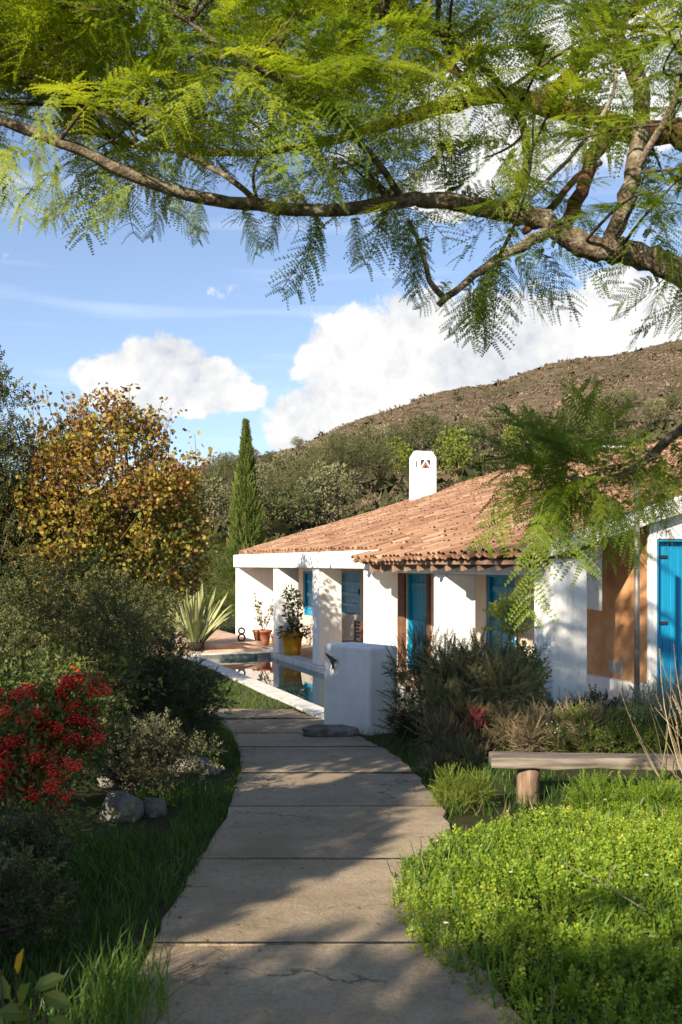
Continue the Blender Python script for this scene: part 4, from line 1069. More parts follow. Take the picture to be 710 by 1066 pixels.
for k in range(130):
    b_ = unit(rng.normal(0, 1, 3) + np.array([0, -.3, .75])); p0 = np.array([0, 0, 2.7]) + b_ * np.array([1.95, 1.6, 1.95]) * rng.uniform(.75, 1.0) - np.array([.12, 0, 0])
    d_ = unit(b_ * .7 + np.array([rng.normal(0, .3), rng.normal(0, .3), .8])); p1 = p0 + d_ * rng.uniform(.35, .95)
    c_ = curve(p0 - d_ * .3, p1, .06, 7); t.tube(c_, np.linspace(.010, .003, 7), 4, cap=False)
    n_ = rng.integers(14, 34); pp = c_[rng.integers(1, 7, n_)] + rng.normal(0, .07, (n_, 3))
    f.scatter(LOBED, frames(rng.normal(0, 1, (n_, 3))), pp, rng.uniform(.055, .10, n_), np.clip(.55 + .2 * (p1[2] > 3.6) + rng.normal(0, .2, n_), 0, 1))
t.build('shoots', M['twig'], at_, True)['kind'] = 'stuff'; f.build('outer_leaves', M['autumn'], at_)['kind'] = 'stuff'
# thin leafy shoots that stick out of its top
make_tree('olive_tree', 'dark grey-green small-leaved tree at the left edge of the view', 'tree', (-6.1, 16.9, -.6), 1.6, (.0, 0, 3.1), (.95, 1.0, 2.4), 80, .42, 7000, TWIGLEAF, .19, M['bushgreen'], M['twig'], .1, v0=.35, vs=.25, upw=.2)
make_shrub('wattle_shrub', 'olive-green arching shrub at the left edge behind the red berries', (-2.9, 9.6, .05), (0, 0, .75), (.95, .7, .75), 60, .24, 4200, TWIGLEAF, .115, M['bushgreen'], M['twig'], v0=.45, vs=.3, upw=.3)
make_shrub('wattle_shrub', 'olive-green rounded shrub below the autumn tree', (-2.75, 11.6, -.2), (0, 0, .70), (.80, .7, .78), 60, .24, 4200, TWIGLEAF, .115, M['bushgreen'], M['twig'], v0=.5, vs=.3, upw=.3)
make_shrub('evergreen_shrub', 'dark evergreen shrub overhanging the left side of the path', (-1.78, 10.3, -.42), (0, 0, .50), (.50, .55, .62), 52, .18, 3600, TWIGLEAF, .085, M['dark'], M['twig'], v0=.35, upw=.2)
make_shrub('evergreen_shrub', 'dark low evergreen shrub beside the far end of path', (-2.55, 13.0, -.5), (0, 0, .35), (.55, .7, .42), 36, .2, 2600, TWIGLEAF, .095, M['dark'], M['twig'], v0=.4, upw=.2)
make_shrub('laurel_shrub', 'mid-green leafy shrub under the autumn tree trunk', (-4.4, 14.0, -.35), (0, 0, .5), (1.0, .7, .55), 46, .28, 4000, LEAF, .10, M['green'], M['twig'], v0=.4, upw=.2)

# firethorn with berries
fl = (-2.02, 6.6, .08)
fr = thing('firethorn_shrub', 'arching firethorn shrub covered in clusters of bright red berries', 'shrub', fl)
stm = MB(); lf = MB(); be = MB()
import bmesh
_b = bmesh.new(); bmesh.ops.create_icosphere(_b, subdivisions=1, radius=1); bv = np.array([v.co[:] for v in _b.verts]); bf = np.array([[v.index for v in f.verts] for f in _b.faces]); _b.free()
BERRY = (bv, None, bf)
tips = [at(105, 712, 6.5), at(70, 700, 6.6), at(100, 735, 6.4), at(95, 755, 6.4), at(55, 740, 6.2), at(30, 735, 6.1), at(10, 750, 6.1), at(40, 775, 6.0), at(15, 795, 6.0), at(60, 800, 6.0), at(55, 830, 5.9), at(5, 820, 6.0), at(85, 700, 6.7), at(45, 715, 6.5), at(10, 725, 6.3), at(75, 875, 5.8), at(40, 868, 5.8), at(10, 860, 5.8), at(-20, 770, 6.0), at(-30, 830, 5.9), at(-10, 720, 6.4), at(75, 770, 6.2), at(112, 745, 6.5), at(30, 810, 6.0), at(90, 725, 6.5), at(-40, 760, 6.1), at(25, 760, 6.0), at(110, 770, 6.5)]
for i, q in enumerate(tips):
    q = q - np.array(fl); b0_ = np.array([rng.normal(-.1, .15), rng.normal(0, .12), -.05])
    m_ = (b0_ + q) / 2 + np.array([rng.normal(0, .08), rng.normal(.05, .08), .32])
    t_ = np.linspace(0, 1, 9)[:, None]; c_ = (1 - t_) ** 2 * b0_ + 2 * t_ * (1 - t_) * m_ + t_ ** 2 * q
    stm.tube(c_, np.linspace(.011, .004, 9), 5, cap=False)
    for k in range(170):
        p_ = c_[rng.integers(3, 9)] + rng.normal(0, .045, 3)
        lf.scatter(LEAF, frames(rng.normal(0, 1, (1, 3)) + [[0, 0, .5]]), [p_], [rng.uniform(.028, .05)], [np.clip(rng.normal(.5, .2), 0, 1)])
    for cl in range(4):
        cc_ = c_[rng.integers(4, 9)] + rng.normal(0, .055, 3); n_ = rng.integers(30, 62)
        bp_ = cc_ + rng.normal(0, 1, (n_, 3)) * np.array([.027, .027, .020])
        be.scatter(BERRY, np.repeat(np.eye(3)[None], n_, 0), bp_, rng.uniform(.0080, .0108, n_), np.clip(rng.normal(.5, .3) + rng.normal(0, .14, n_), 0, 1))
for a, b in ((at(60, 700, 6.6), at(168, 720, 6.3)), (at(80, 690, 6.6), at(140, 690, 6.5)), (at(20, 870, 5.8), at(100, 850, 5.7)), (at(60, 870, 5.8), at(140, 848, 5.7))):
    c_ = curve(a, b, .05, 10, .06) - np.array(fl); stm.tube(c_, np.linspace(.006, .003, 10), 5, cap=False)
    n_ = 46; lf.scatter(LEAF, frames(rng.normal(0, 1, (n_, 3)) + [0, 0, .6]), c_[rng.integers(0, 10, n_)] + rng.normal(0, .025, (n_, 3)), rng.uniform(.03, .05, n_), np.clip(rng.normal(.8, .15, n_), 0, 1))
C_, R_ = clumps(30, (-.25, .25, .35), (.65, .5, .55), .22); foliage(lf, C_, R_, 4200, LEAF, .048, .3, v0=.22)
stm.build('stems', M['twig'], fr, True); lf.build('foliage', M['green'], fr); be.build('berries', M['berry'], fr, True)

make_shrub('sage_shrub', 'low grey-leaved shrub between the berries and the rocks', (-1.78, 8.35, -.24), (0, 0, .22), (.62, .30, .20), 34, .12, 1500, TWIGLEAF, .10, M['greygreen'], M['twig'], v0=.32, upw=.6)
ROCKS = []
for i, (x, y, s, lb) in enumerate([(198, 796, (.22, .16, .09), 'flat grey rock at the grass edge beside the dark shrub'), (128, 846, (.16, .13, .13), 'pale grey boulder under the low grey-leaved shrub'), (165, 780, (.24, .14, .07), 'long dark rock half hidden behind the low grey-leaved shrub'),
                                   (112, 815, (.10, .09, .10), 'small upright brownish rock above the pale boulder'), (160, 842, (.09, .08, .09), 'small dark rock to the right of the pale boulder'), (222, 800, (.08, .07, .06), 'small grey rock at the tip of the flat rock')]):
    m = MB(); rock(m, (0, 0, 0), s, rng.uniform(-.3, .3)); g = gp(x, y + 6); s = (1.6 * s[0], 1.5 * s[1], .95 * s[2]); ROCKS.append(g[:2])
    o = m.build('rock', M['stone'], smooth=True); o.location = (g[0], g[1], float(gz(g[0], g[1])) + s[2] * .55); tag(o, lb, 'rock', 'rocks edging the left bed')

make_shrub('bed_plant', 'low dark leafy plant below the red berries', (-1.85, 5.35, -.02), (0, 0, .04), (.42, .30, .10), 26, .09, 1300, TWIGLEAF, .085, M['dark'], M['twig'], v0=.5, upw=.6)
make_shrub('bed_plant', 'low green leafy plant at the left edge above the broad-leaved plant', (-1.62, 4.5, .0), (0, 0, .05), (.34, .30, .11), 22, .09, 1000, TWIGLEAF, .08, M['bushgreen'], M['twig'], v0=.3, upw=.6)
# foreground broad-leaved plant
fg = thing('broad_leaf_plant', 'broad-leaved plant with a yellowing leaf in the lower left corner', 'plant', (-1.02, 2.92, float(gz(-1, 2.9))))
st_, lv, yl = MB(), MB(), MB()
for (x, y, a, L, yel) in [(35, 1030, 20, .10, 0), (45, 1035, -15, .10, 0), (20, 1045, 60, .10, 0), (10, 1040, 130, .10, 0), (50, 1060, -40, .11, 0), (15, 1065, 200, .11, 0), (30, 1075, 100, .10, 0), (60, 1080, 10, .10, 0), (18, 1014, 75, .085, 1), (54, 1032, -55, .045, 1), (24, 1040, 265, .05, 1), (0, 1010, 150, .1, 0), (5, 1080, 40, .12, 0), (35, 1055, 170, .11, 0)]:
    q = at(x, y, 2.95) - np.array(fg.location); st_.tube(curve((rng.normal(0, .03), rng.normal(0, .03), 0), q, .06, 6), np.linspace(.005, .003, 6), 5, cap=False)
    d = np.array([[math.cos(R(a)), rng.normal(0, .3), math.sin(R(a))]])
    (yl if yel else lv).scatter(ROUND, frames(d, (rng.normal(0, .3), -.7, .7)), [q], np.array([[L * (.42 if yel else .72), L, L * 2]]), [rng.uniform(.3, .9)])
st_.build('stems', M['twig'], fg, True); lv.build('leaves', M['green'], fg); yl.build('yellow_leaves', leafmat('yellowed_leaf', [(0, (.45, .25, .02)), (1, (.6, .36, .03))], .3, 1.2), fg)

# grass: dark strip left of the path, lit strip beside the pool
def grass(mb, X, Y, hgt, a, lean=.35, z=None):
    n_ = len(X); Z = gz(X, Y) if z is None else z
    d = np.stack([rng.normal(0, lean, n_), rng.normal(0, lean, n_), np.ones(n_)], 1)
    S = np.stack([hgt * rng.uniform(.5, 1.0, n_) , hgt, hgt], 1)
    mb.scatter(BLADE, frames(d), np.stack([X, Y, Z - .01], 1), S, a)
gm = MB()
n_ = 15000; Yg = 3.2 + 10.5 * rng.random(n_) ** 1.15; w_ = rng.random(n_) ** .8
Xg = lx(Yg) + .04 - w_ * np.interp(Yg, [3, 6, 9, 12, 14], [1.5, 1.2, .75, .5, .4])
kr = np.ones(n_, bool)
for q in ROCKS: kr &= ~((np.abs(Xg - q[0]) < .24) & (Yg > q[1] - .75) & (Yg < q[1] + .3))
Xg, Yg, w_ = Xg[kr], Yg[kr], w_[kr]; n_ = len(Xg)
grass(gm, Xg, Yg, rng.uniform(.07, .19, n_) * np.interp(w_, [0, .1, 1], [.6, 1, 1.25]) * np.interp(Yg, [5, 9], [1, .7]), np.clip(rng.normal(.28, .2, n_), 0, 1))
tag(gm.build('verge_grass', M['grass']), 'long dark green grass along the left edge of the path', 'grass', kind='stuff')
gm = MB(); n_ = 15000
Yg = rng.uniform(13.2, 24.0, n_); tS = rng.uniform(-4.6, -2.32, n_); tT = (25 - Yg) / .94 ; pX = HO[0] + UT[0] * tT + US[0] * tS; pY = HO[1] + UT[1] * tT + US[1] * tS
k_ = ~((pY < 15.2) & (pX > lx(pY) - .02) & (pX < rx(pY) + .03)); k_ &= (tT < 11.3)
k_ &= ~((tT > 10.9) & (pX > -.1))
pX, pY = pX[k_], pY[k_]
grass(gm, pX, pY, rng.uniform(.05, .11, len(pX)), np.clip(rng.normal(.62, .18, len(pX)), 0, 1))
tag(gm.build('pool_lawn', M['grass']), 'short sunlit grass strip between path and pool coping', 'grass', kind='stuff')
gt = thing('grass_tuft', 'tall sunlit grass tuft at the near left path edge', 'grass tuft', (*gp(125, 1065)[:2], -.15))
gm = MB(); n_ = 260
X_ = rng.normal(0, .10, n_); Y_ = rng.normal(0, .16, n_)
d = np.stack([rng.normal(.10, .28, n_), rng.normal(0, .3, n_), np.ones(n_)], 1); hh = rng.uniform(.12, .30, n_)
gm.scatter(BLADE, frames(d), np.stack([X_, Y_, np.zeros(n_)], 1), np.stack([hh * .55, hh, hh], 1), np.clip(rng.normal(.75, .2, n_), 0, 1)); gm.build('blades', M['grass'], gt)['kind'] = 'stuff'
# weeds in the joints
gm = MB()
for i, j in enumerate(joints[4:9]):
    n_ = 260; Yj = np.full(n_, j) + rng.normal(0, .015, n_); u = rng.beta(.8, .8, n_); Xj = lx(j) + (rx(j) - lx(j)) * u
    grass(gm, Xj, Yj, rng.uniform(.02, .075, n_), np.clip(rng.normal(.35, .2, n_), 0, 1))
tag(gm.build('joint_weeds', M['grass']), 'small weeds sprouting in the joints of the path', 'weeds', kind='stuff')

lm = MB(); n_ = 420; Yl = rng.uniform(3.2, 14, n_); u = rng.beta(.55, .55, n_); Xl = lx(Yl) + (rx(Yl) - lx(Yl)) * u
d = np.stack([rng.normal(0, 1, n_), rng.normal(0, 1, n_), rng.normal(0, .15, n_)], 1)
lm.scatter(LEAF, frames(d, (0, 0, 1), .3), np.stack([Xl, Yl, gz(0, Yl) + .043], 1), rng.uniform(.012, .034, n_), rng.random(n_))
tag(lm.build('leaf_litter', M['dry']), 'tiny dry fallen leaves scattered over the path', 'leaf litter', kind='stuff')
em = MB(); n_ = 3400; Ye = rng.uniform(3.2, 14.5, n_); sd_ = rng.random(n_) < .5
Xe = np.where(sd_, lx(Ye) + rng.normal(-.01, .02, n_), rx(Ye) + rng.normal(.01, .02, n_))
grass(em, Xe, Ye, rng.uniform(.03, .09, n_), np.clip(rng.normal(.3, .25, n_), 0, 1), .6)
tag(em.build('edge_grass', M['grass']), 'short ragged grass creeping over the path edges', 'grass', kind='stuff')

# ------------------------------------------------------------------ right of the path
# ground cover
cov = MB()
def edge_x(Y): return np.interp(Y, [3.0, 3.6, 4.2, 4.6, 5.3, 6.0, 6.6, 7.4, 8.5], [.50, .62, .46, .33, .27, .36, .62, .95, 1.05])
n_ = 50000; Yc = 2.9 + 6.6 * rng.random(n_) ** 1.05; Xc = edge_x(Yc) + (3.9 - edge_x(Yc)) * rng.random(n_) ** .95
CY = lambda X: np.interp(X, [.5, .9, 1.4, 2.0, 2.6, 3.2], [6.5, 6.9, 7.15, 7.6, 8.0, 8.2])
inview = (Xc / Yc < .40) & (Yc < CY(Xc) + rng.normal(0, .15, n_))
Xc, Yc = Xc[inview], Yc[inview]; n_ = len(Xc)
def mound(X, Y):
    e = X - edge_x(Y)
    return sstep(0, .5, e) * np.interp(Y, [5.5, 7.5], [1, .45]) * (.13 + .05 * np.sin(X * 3.1 + Y * 1.3) + .04 * np.sin(Y * 4.1 - X * 1.7) + .03 * np.sin(X * 7 + Y * 6))
hgt = np.maximum(mound(Xc, Yc), .02)
Zc = gz(Xc, Yc) + hgt * rng.uniform(.35, 1.0, n_)
d = np.stack([rng.normal(0, .5, n_), rng.normal(-.1, .5, n_), np.ones(n_)], 1)
va = np.clip(.55 + .18 * np.sin(Xc * 2.1 + 1) * np.sin(Yc * 1.7) + rng.normal(0, .2, n_), 0, 1)
bare = np.sin(Xc * 4.3 + Yc * 2.1) * np.sin(Yc * 3.7 - Xc * 1.3) + .5 * np.sin(Xc * 9 + 2) * np.sin(Yc * 8)
kp = rng.random(n_) < np.interp(bare, [-1.2, -.5, .2], [.35, .75, 1])
sz = rng.uniform(.026, .078, n_) * (1 + .2 * np.sin(Xc * 1.7 + Yc))
for q, tm_ in ((kp & (np.arange(n_) % 3 != 0), CHICK), (kp & (np.arange(n_) % 3 == 0), TWIGLEAF)):
    cov.scatter(tm_, frames(d[q]), np.stack([Xc, Yc, Zc], 1)[q], sz[q] * (1.0 if tm_ is CHICK else 1.25), va[q])
tag(cov.build('groundcover', M['cover']), 'bright green leafy ground cover mounded right of the path', 'ground cover', kind='stuff')
ds = MB(); n_ = 260; Yd_ = rng.uniform(3.3, 7.6, n_); Xd_ = edge_x(Yd_) + .1 + 2.4 * rng.random(n_)
grass(ds, Xd_, Yd_, rng.uniform(.08, .20, n_), rng.random(n_), .9, gz(Xd_, Yd_) + mound(Xd_, Yd_) * .5)
tag(ds.build('dead_stems', M['dry']), 'dry brown stems lying among the green ground cover', 'dead stems', kind='stuff')
gm = MB(); n_ = 5200; Yg = rng.uniform(3.2, 9.4, n_); Xg = edge_x(Yg) + .02 + (3.4 - edge_x(Yg)) * rng.random(n_); kk = Yg < CY(Xg) - .35; Xg, Yg = Xg[kk], Yg[kk]; n_ = len(Xg)
grass(gm, Xg, Yg, rng.uniform(.10, .26, n_), np.clip(rng.normal(.7, .2, n_), 0, 1))
n2 = 2600; Yg = rng.uniform(7.6, 12.5, n2); Xg = rx(Yg) + .0 + rng.random(n2) * 1.2
grass(gm, Xg, Yg, rng.uniform(.06, .18, n2), np.clip(rng.normal(.3, .25, n2), 0, 1))
tag(gm.build('meadow_grass', M['grass']), 'loose grass blades growing through the ground cover on the right', 'grass', kind='stuff')
for (x, y, lb) in ((532, 947, 'single small white daisy in the middle of the ground cover'), (673, 957, 'single small white daisy at the right of the ground cover'), (464, 1010, 'single small white daisy at the shaded edge of ground cover'), (630, 868, 'single small white daisy below the bench plank')):
    g = gp(x, y); root = thing('daisy', lb, 'flower', (g[0], g[1], float(gz(g[0], g[1]))))
    m = MB(); a_ = np.linspace(0, 2*math.pi, 10)[:-1]; m.scatter(LEAF, frames(np.stack([np.cos(a_), np.sin(a_), np.full(9, .15)], 1), (0, 0, 1)), np.tile([0, 0, .2], (9, 1)), .014, .8); m.build('petals', M['flower'], root)
    m = MB(); m.tube([(0, 0, 0), (0, 0, .2)], .0015, 5); m.build('stem', M['grass'], root)
# dark shrubs against the house
def shrub_r(name, label, x, y, Y, rx_, ry_, hz, n_cl, clr, n, tm_, size, mt, **k):
    c_ = at(x, y, Y); z0 = float(gz(c_[0], Y))
    return make_shrub(name, label, (c_[0], Y, z0), (0, 0, hz * .5), (rx_, ry_, hz * .5), n_cl, clr, n, tm_, size, mt, M['twig'], **k)
shrub_r('rosemary_shrub', 'tall dark spiky shrub beside the white block', 452, 720, 11.9, .40, .38, 1.12, 34, .2, 1500, ROSE, .22, M['rosemary'], v0=.5, vs=.45, upw=.9)
shrub_r('rosemary_shrub', 'wide grey-green needle-leaved shrub in front of the blue door', 503, 720, 11.2, .56, .42, 1.02, 42, .22, 2300, ROSE, .22, M['rosemary'], v0=.72, vs=.45, upw=.8)
shrub_r('privet_shrub', 'yellow-green leafy shrub below the corner pier', 548, 700, 12.0, .30, .28, 1.08, 24, .15, 900, TWIGLEAF, .16, M['green'], v0=.6, upw=.6)
shrub_r('lime_leaf_shrub', 'small bright lime-green leafy sprig in front of the second blue door', 530, 660, 12.1, .26, .2, 1.70, 11, .10, 170, TWIGLEAF, .15, M['lime'], v0=.5, upw=.8, low=.35)
shrub_r('lavender_bush', 'grey-blue lavender at the base of the corner pier', 592, 735, 11.6, .24, .22, .40, 14, .13, 600, ROSE, .18, M['silver'], v0=.2, upw=1.2)
shrub_r('heath_shrub', 'russet dried low shrub below the dark spiky shrubs', 500, 775, 10.6, .55, .35, .46, 30, .14, 1500, FINE, .13, M['dry'], v0=.5, upw=.9)
shrub_r('heath_shrub', 'reddish brown dry shrub behind the bench plank', 575, 770, 10.3, .55, .35, .42, 30, .14, 1500, FINE, .13, M['dry'], v0=.65, upw=.9)
shrub_r('herb_shrub', 'dark green low herb bush under the orange wall', 625, 750, 11.3, .40, .3, .44, 24, .14, 1300, TWIGLEAF, .11, M['dark'], v0=.5, upw=.6)
shrub_r('cotton_lavender', 'pale silver-green santolina bush in front of the steel pole', 688, 735, 10.9, .48, .4, .66, 36, .17, 2600, FINE, .13, M['silver'], v0=.65, upw=1.1)
shrub_r('fleabane_bush', 'green daisy bush with tiny white flowers behind the bench', 655, 770, 10.2, .75, .35, .32, 34, .15, 2200, TWIGLEAF, .10, M['green'], v0=.65, upw=.8)
o = [q for q in COL.objects if q.name == 'fleabane_bush'][0]
for k in range(60):
    m = MB(); m.scatter(ROUND, frames(rng.normal(0, .5, (1, 3)) + [[0, -.6, 1]]), np.array([[rng.uniform(-.9, .7), rng.uniform(-.4, .0), rng.uniform(.2, .40)]]), .026, rng.random(1)); m.build('flower', M['flower'], o)
shrub_r('thyme_mound', 'small yellow-green mound between path and bench leg', 482, 845, 7.9, .22, .22, .24, 16, .08, 900, FINE, .09, M['lime'], v0=.05, upw=.9)
shrub_r('weedy_clump', 'dull green weedy clump at the path bend left of the bench', 470, 800, 9.7, .28, .35, .22, 18, .09, 900, FINE, .10, M['greygreen'], v0=.4, upw=.9)
shrub_r('bench_fern', 'fine bright green ferny plant under the bench plank', 650, 830, 7.3, .45, .2, .16, 22, .10, 1000, FINE, .13, M['cover'], v0=.45, upw=.8)
shrub_r('evergreen_tuft', 'dark leafy tuft at the foot of the white block', 425, 762, 12.2, .22, .25, .36, 12, .10, 500, TWIGLEAF, .10, M['dark'], v0=.4, upw=.8)
m = MB(); g = at(492, 752, 10.6)
for k in range(14):
    p_ = g + rng.normal(0, .05, 3); m.scatter(NARROW, frames(rng.normal(0, .4, (6, 3)) + [0, 0, 1]), np.tile(p_, (6, 1)) + rng.normal(0, .03, (6, 3)), rng.uniform(.08, .14, 6), rng.random(6))
root = thing('red_herb', 'small reddish pink leafy herb in front of the spiky shrubs', 'plant', (g[0], g[1], float(gz(g[0], g[1]))))
shifted(m, np.array(root.location)).build('leaves', M['pink'], root); m = MB(); m.tube([(0, 0, 0), (0, 0, g[2] - float(gz(g[0], g[1])))], .004, 5); m.build('stem', M['twig'], root)
# dry tall stalks at the right edge
dr = thing('dry_stalks', 'tall pale dry stalks at the right edge beyond the ground cover', 'dry plant', (2.62, 7.5, float(gz(2.6, 7.5))))
m = MB(); f = MB()
for k in range(40):
    b_ = np.array([rng.normal(.12, .12), rng.normal(0, .18), 0]); e_ = np.array([b_[0] + rng.normal(-.05, .26), b_[1] + rng.normal(0, .2), rng.uniform(.5, 1.25)])
    c_ = curve(b_, e_, .06, 7); m.tube(c_, np.linspace(.0045, .0015, 7), 4, a=rng.random(), cap=False)
    if k % 2:
        f = MB(); f.scatter(FINE, frames(np.array([c_[-1] - c_[-3]])), [c_[-1] - (c_[-1] - c_[-3]) * .4], [.16], [rng.random()]); f.build('seed_head', M['straw'], dr)
m.build('stems', M['straw'], dr)
# fallen twig on the ground cover
p0, p1 = gp(585, 945), gp(672, 990); root = thing('fallen_twig', 'dead forked twig lying on the green ground cover', 'twig', (p0[0], p0[1], p0[2] + .24))
m = MB(); q = p1 - p0; c_ = curve((0, 0, 0), (q[0], q[1], -.02), .08, 9); m.tube(c_, np.linspace(.002, .004, 9), 5); m.tube(curve(c_[5], c_[5] + np.array([.1, .12, .08]), .1, 5), .003, 5); m.tube(curve(c_[4], c_[4] + np.array([-.04, -.14, .05]), .1, 5), .003, 5)
m.build('wood', M['paletwig'], root, True)

# ------------------------------------------------------------------ beyond the pool
ag = thing('sword_leaf_plant', 'large spiky sword-leaved clump beyond the far end of pool', 'plant', (at(204, 660, 24.8)[0], 24.8, -.42))
m = MB()
for k in range(52):
    az = rng.uniform(0, 2*math.pi); lean = rng.uniform(.05, .95) ** 1.0; L = rng.uniform(1.2, 1.85) * (1 - .15 * lean)
    d = np.array([math.cos(az) * lean, math.sin(az) * lean, 1.1]); d /= np.linalg.norm(d); s_ = unit(np.cross(d, [math.cos(az + .6), math.sin(az + .6), .2])); nn = np.cross(d, s_)
    b_ = np.array([math.cos(az) * .12, math.sin(az) * .12, 0]); V = []
    for q, wq in ((0, .035), (.25, .055), (.5, .052), (.75, .038), (1, .003)):
        c_ = b_ + d * L * q + np.array([0, 0, -.35 * lean * q ** 2.5]); V += [c_ - s_ * wq + nn * .014, c_ - nn * .012, c_ + s_ * wq + nn * .014]
    Q = [[3*i+j, 3*i+j+1, 3*i+j+4, 3*i+j+3] for i in range(4) for j in range(2)]
    m.add(V, Q, None, np.clip(rng.normal(.78, .22), 0, 1))
m.build('leaves', M['agave'], ag); m = MB(); m.lathe((0, 0, -.1), [(0, 0), (.22, 0), (.2, .18), (.08, .3), (0, .32)], 12); m.build('crown_base', M['soil'], ag, True)

cy = thing('cypress_tree', 'tall slim cypress standing behind the far end of house', 'tree', (at(256, 590, 36)[0], 36, -.7))
m = MB(); m.tube([(0, 0, -.2), (0, 0, 3), (0, 0, 6.9)], [.11, .07, .01], 8); m.build('trunk', M['twig'], cy, True)
m = MB(); n_ = 8500; zz = .35 + 7.05 * rng.random(n_) ** .9; u = (zz - .35) / 7.1
rr = .70 * np.minimum(1, (1 - u) ** .9 * 1.35) * np.minimum(1, .75 + u) ; az = rng.uniform(0, 2*math.pi, n_)
rr = rr * (1 + .16 * np.sin(az * 3 + zz * 2.2) + .1 * np.sin(az * 5 - zz * 4)); q = np.sqrt(rng.uniform(.25, 1, n_))
P_ = np.stack([rr * q * np.cos(az), rr * q * np.sin(az), zz], 1); d = np.stack([np.cos(az) * .45, np.sin(az) * .45, np.full(n_, 1.0)], 1) + rng.normal(0, .15, (n_, 3))
m.scatter(SCALE, frames(d), P_, rng.uniform(.16, .34, n_) * (1 - .4 * u), np.clip(.68 + .2 * np.sin(az * 3 + zz * 2) + rng.normal(0, .18, n_), 0, 1)); m.build('crown', M['cypress'], cy)
make_shrub('hedge_shrub', 'tall green shrub behind the spiky plant beside the house corner', (at(226, 600, 31)[0], 31, -.6), (0, 0, 1.5), (.8, .6, 1.45), 44, .34, 3200, FINE, .24, M['green'], M['twig'], v0=.5, upw=.5)
make_shrub('hedge_shrub', 'dark brownish shrub behind the left half of spiky plant', (at(190, 600, 31.5)[0], 31.5, -.6), (0, 0, 1.2), (1.1, .7, 1.2), 40, .34, 2600, LEAF, .14, M['dark'], M['twig'], v0=.6, upw=.4)

# trees on the lower hillside
def far_tree(name, label, cat, seed_pts, rad, hgt, mt, nl, tmpl, size, v0):
    root = thing(name, label, cat, (0, 0, 0), 'trees on the hillside behind the house')
    C_, R_ = clumps(26, (0, 0, hgt * .60), (rad, rad, hgt * .38), rad * .36, .4)
    t = MB(); t.tube(curve((0, 0, -.6), (0, 0, hgt * .4), .03, 5), np.linspace(.18, .12, 5), 7)
    for q in C_[:9]: t.tube(curve((0, 0, hgt * .35), q, .1, 5), np.linspace(.08, .03, 5), 5, cap=False)
    t.build('trunk', M['twig'], root, True)
    f = MB(); foliage(f, C_, R_, nl, tmpl, size, .3, v0=v0, vs=.3); f.build('crown', mt, root)
    return root
kinds = [far_tree('hill_tree', 'round dark evergreen tree on the hillside above the house roof', 'tree', 0, 2.3, 5.0, M['fargreen'], 2600, LEAF, .28, .42),
         far_tree('hill_tree', 'rounded grey-olive tree on the hillside behind the house', 'tree', 0, 2.4, 4.6, M['olive'], 2600, LEAF, .27, .45),
         far_tree('hill_tree', 'yellowish green tree on the hillside behind the house', 'tree', 0, 1.9, 4.6, M['lime'], 1100, LEAF, .34, .1),
         far_tree('hill_tree', 'tall feathery green tree on the lower hillside behind the house', 'tree', 0, 1.8, 6.4, M['fargreen'], 1700, FINE, .7, .65)]
spots = []
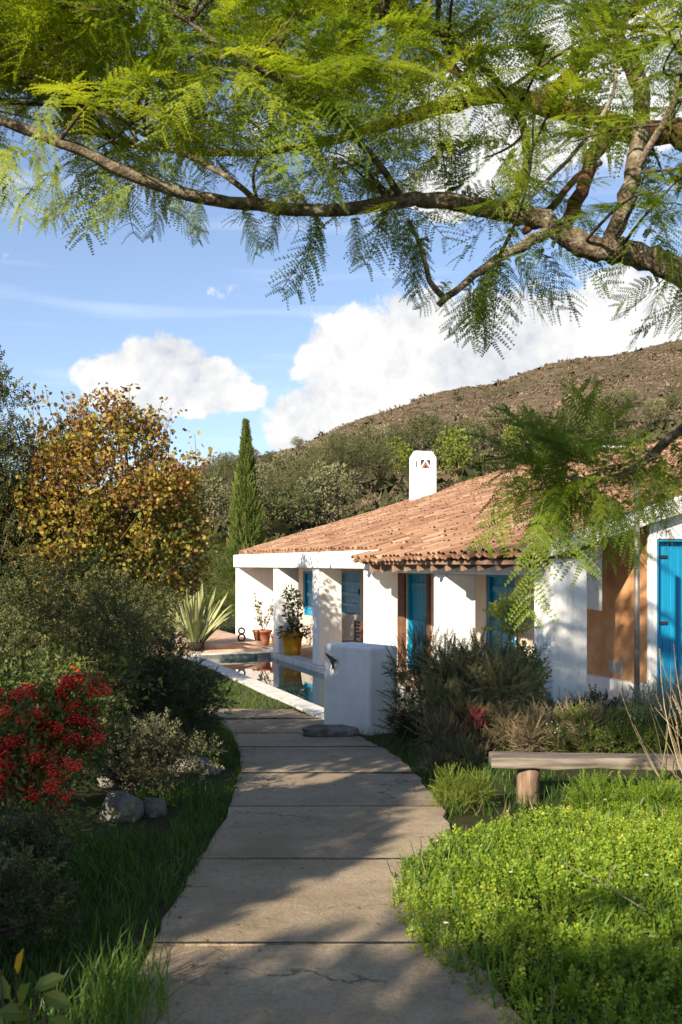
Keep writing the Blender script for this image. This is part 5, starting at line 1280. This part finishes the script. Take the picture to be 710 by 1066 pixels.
for (x, y, k, sc) in [(290, 545, 3, .9), (318, 540, 3, 1), (345, 530, 3, 1.1), (372, 520, 3, 1), (395, 510, 3, .9), (300, 510, 1, 1), (330, 495, 1, 1.1), (275, 520, 1, .9), (360, 490, 0, 1), (390, 480, 1, 1), (412, 500, 2, 1), (420, 480, 0, .9), (462, 480, 0, 1.1), (485, 478, 0, 1), (475, 500, 2, 1), (500, 470, 1, .9), (440, 470, 0, 1), (540, 478, 2, .9),
                      (520, 455, 1, .8), (560, 460, 0, .8), (590, 455, 1, .8), (640, 450, 0, .9), (615, 430, 1, .6), (655, 425, 1, .6), (680, 445, 1, .8), (225, 505, 1, 1), (212, 530, 0, 1), (240, 495, 1, .9), (262, 485, 1, .7), (215, 560, 1, 1), (235, 545, 3, 1), (282, 490, 0, .7), (310, 470, 1, .6), (350, 465, 1, .6), (380, 455, 0, .55), (200, 520, 1, 1.0), (410, 455, 1, .5), (305, 560, 0, 1), (340, 555, 1, 1), (620, 405, 0, .4), (270, 560, 0, 1), (450, 445, 1, .5), (700, 430, 0, .6), (175, 540, 1, 1.1), (140, 560, 0, 1.2), (100, 545, 1, 1.2), (50, 560, 0, 1.2), (10, 550, 1, 1.2)]:
    # first hill point under this pixel
    u_ = (x - CX) / F_PX; v_ = (HY - y) / F_PX; Yb = None
    for Yt in np.arange(56, 246, 1.0):
        if hill_z(np.array(u_ * Yt), np.array(Yt)) >= CAMZ + v_ * Yt: Yb = Yt; break
    if Yb is None: Yb = 230 if y < 500 else 56
    spots.append((k, u_ * Yb, Yb, sc * (1 + .0 * Yb)))
used = set()
for (k, X_, Y_, sc) in spots:
    o = kinds[k] if k not in used else copy_tree(kinds[k]); used.add(k)
    o.location = (X_, Y_, float(hill_z(np.array(X_), np.array(Y_)))); o.rotation_euler = (0, 0, rng.uniform(0, 6.28)); s_ = sc * rng.uniform(.85, 1.15); o.scale = (s_, s_, s_ * rng.uniform(.9, 1.1))

# ------------------------------------------------------------------ unseen trees inferred behind the viewpoint, crowns placed and shaped to shade the path
def shade_tree(label, loc, th, c, r, ncl, clr, n, size):
    return make_tree('unseen_tree', label, 'tree', (loc[0], loc[1], float(gz(*loc))), th, c, r, ncl, clr, n, LEAF, size, M['dark'], M['bark'], .14, v0=.5, upw=.1)
shade_tree('spreading unseen tree behind the viewpoint shading the left of the path', (-5.1, -.65), 2.4, (0, 0, 3.75), (.75, 1.1, .5), 22, .38, 4600, .15)
shade_tree('small added tree behind the viewpoint shading the near left grass', (-5.75, -2.2), 2.4, (0, 0, 3.75), (.6, 1.0, .55), 18, .38, 3800, .15)
shade_tree('spreading unseen tree left of the viewpoint shading the middle of the path', (-3.7, 2.5), 2.4, (0, 0, 3.8), (.60, 1.0, .6), 12, .32, 1700, .15)
shade_tree('leafy unseen tree left of the viewpoint shading the far half of path', (-4.0, 4.8), 2.3, (0, 0, 4.35), (.85, 1.6, 1.5), 70, .42, 10000, .18)
shade_tree('leafy unseen tree behind the viewpoint shading the foreground', (-4.9, -5.5), 2.0, (0, 0, 3.9), (1.6, 1.0, 1.0), 60, .46, 9500, .17)
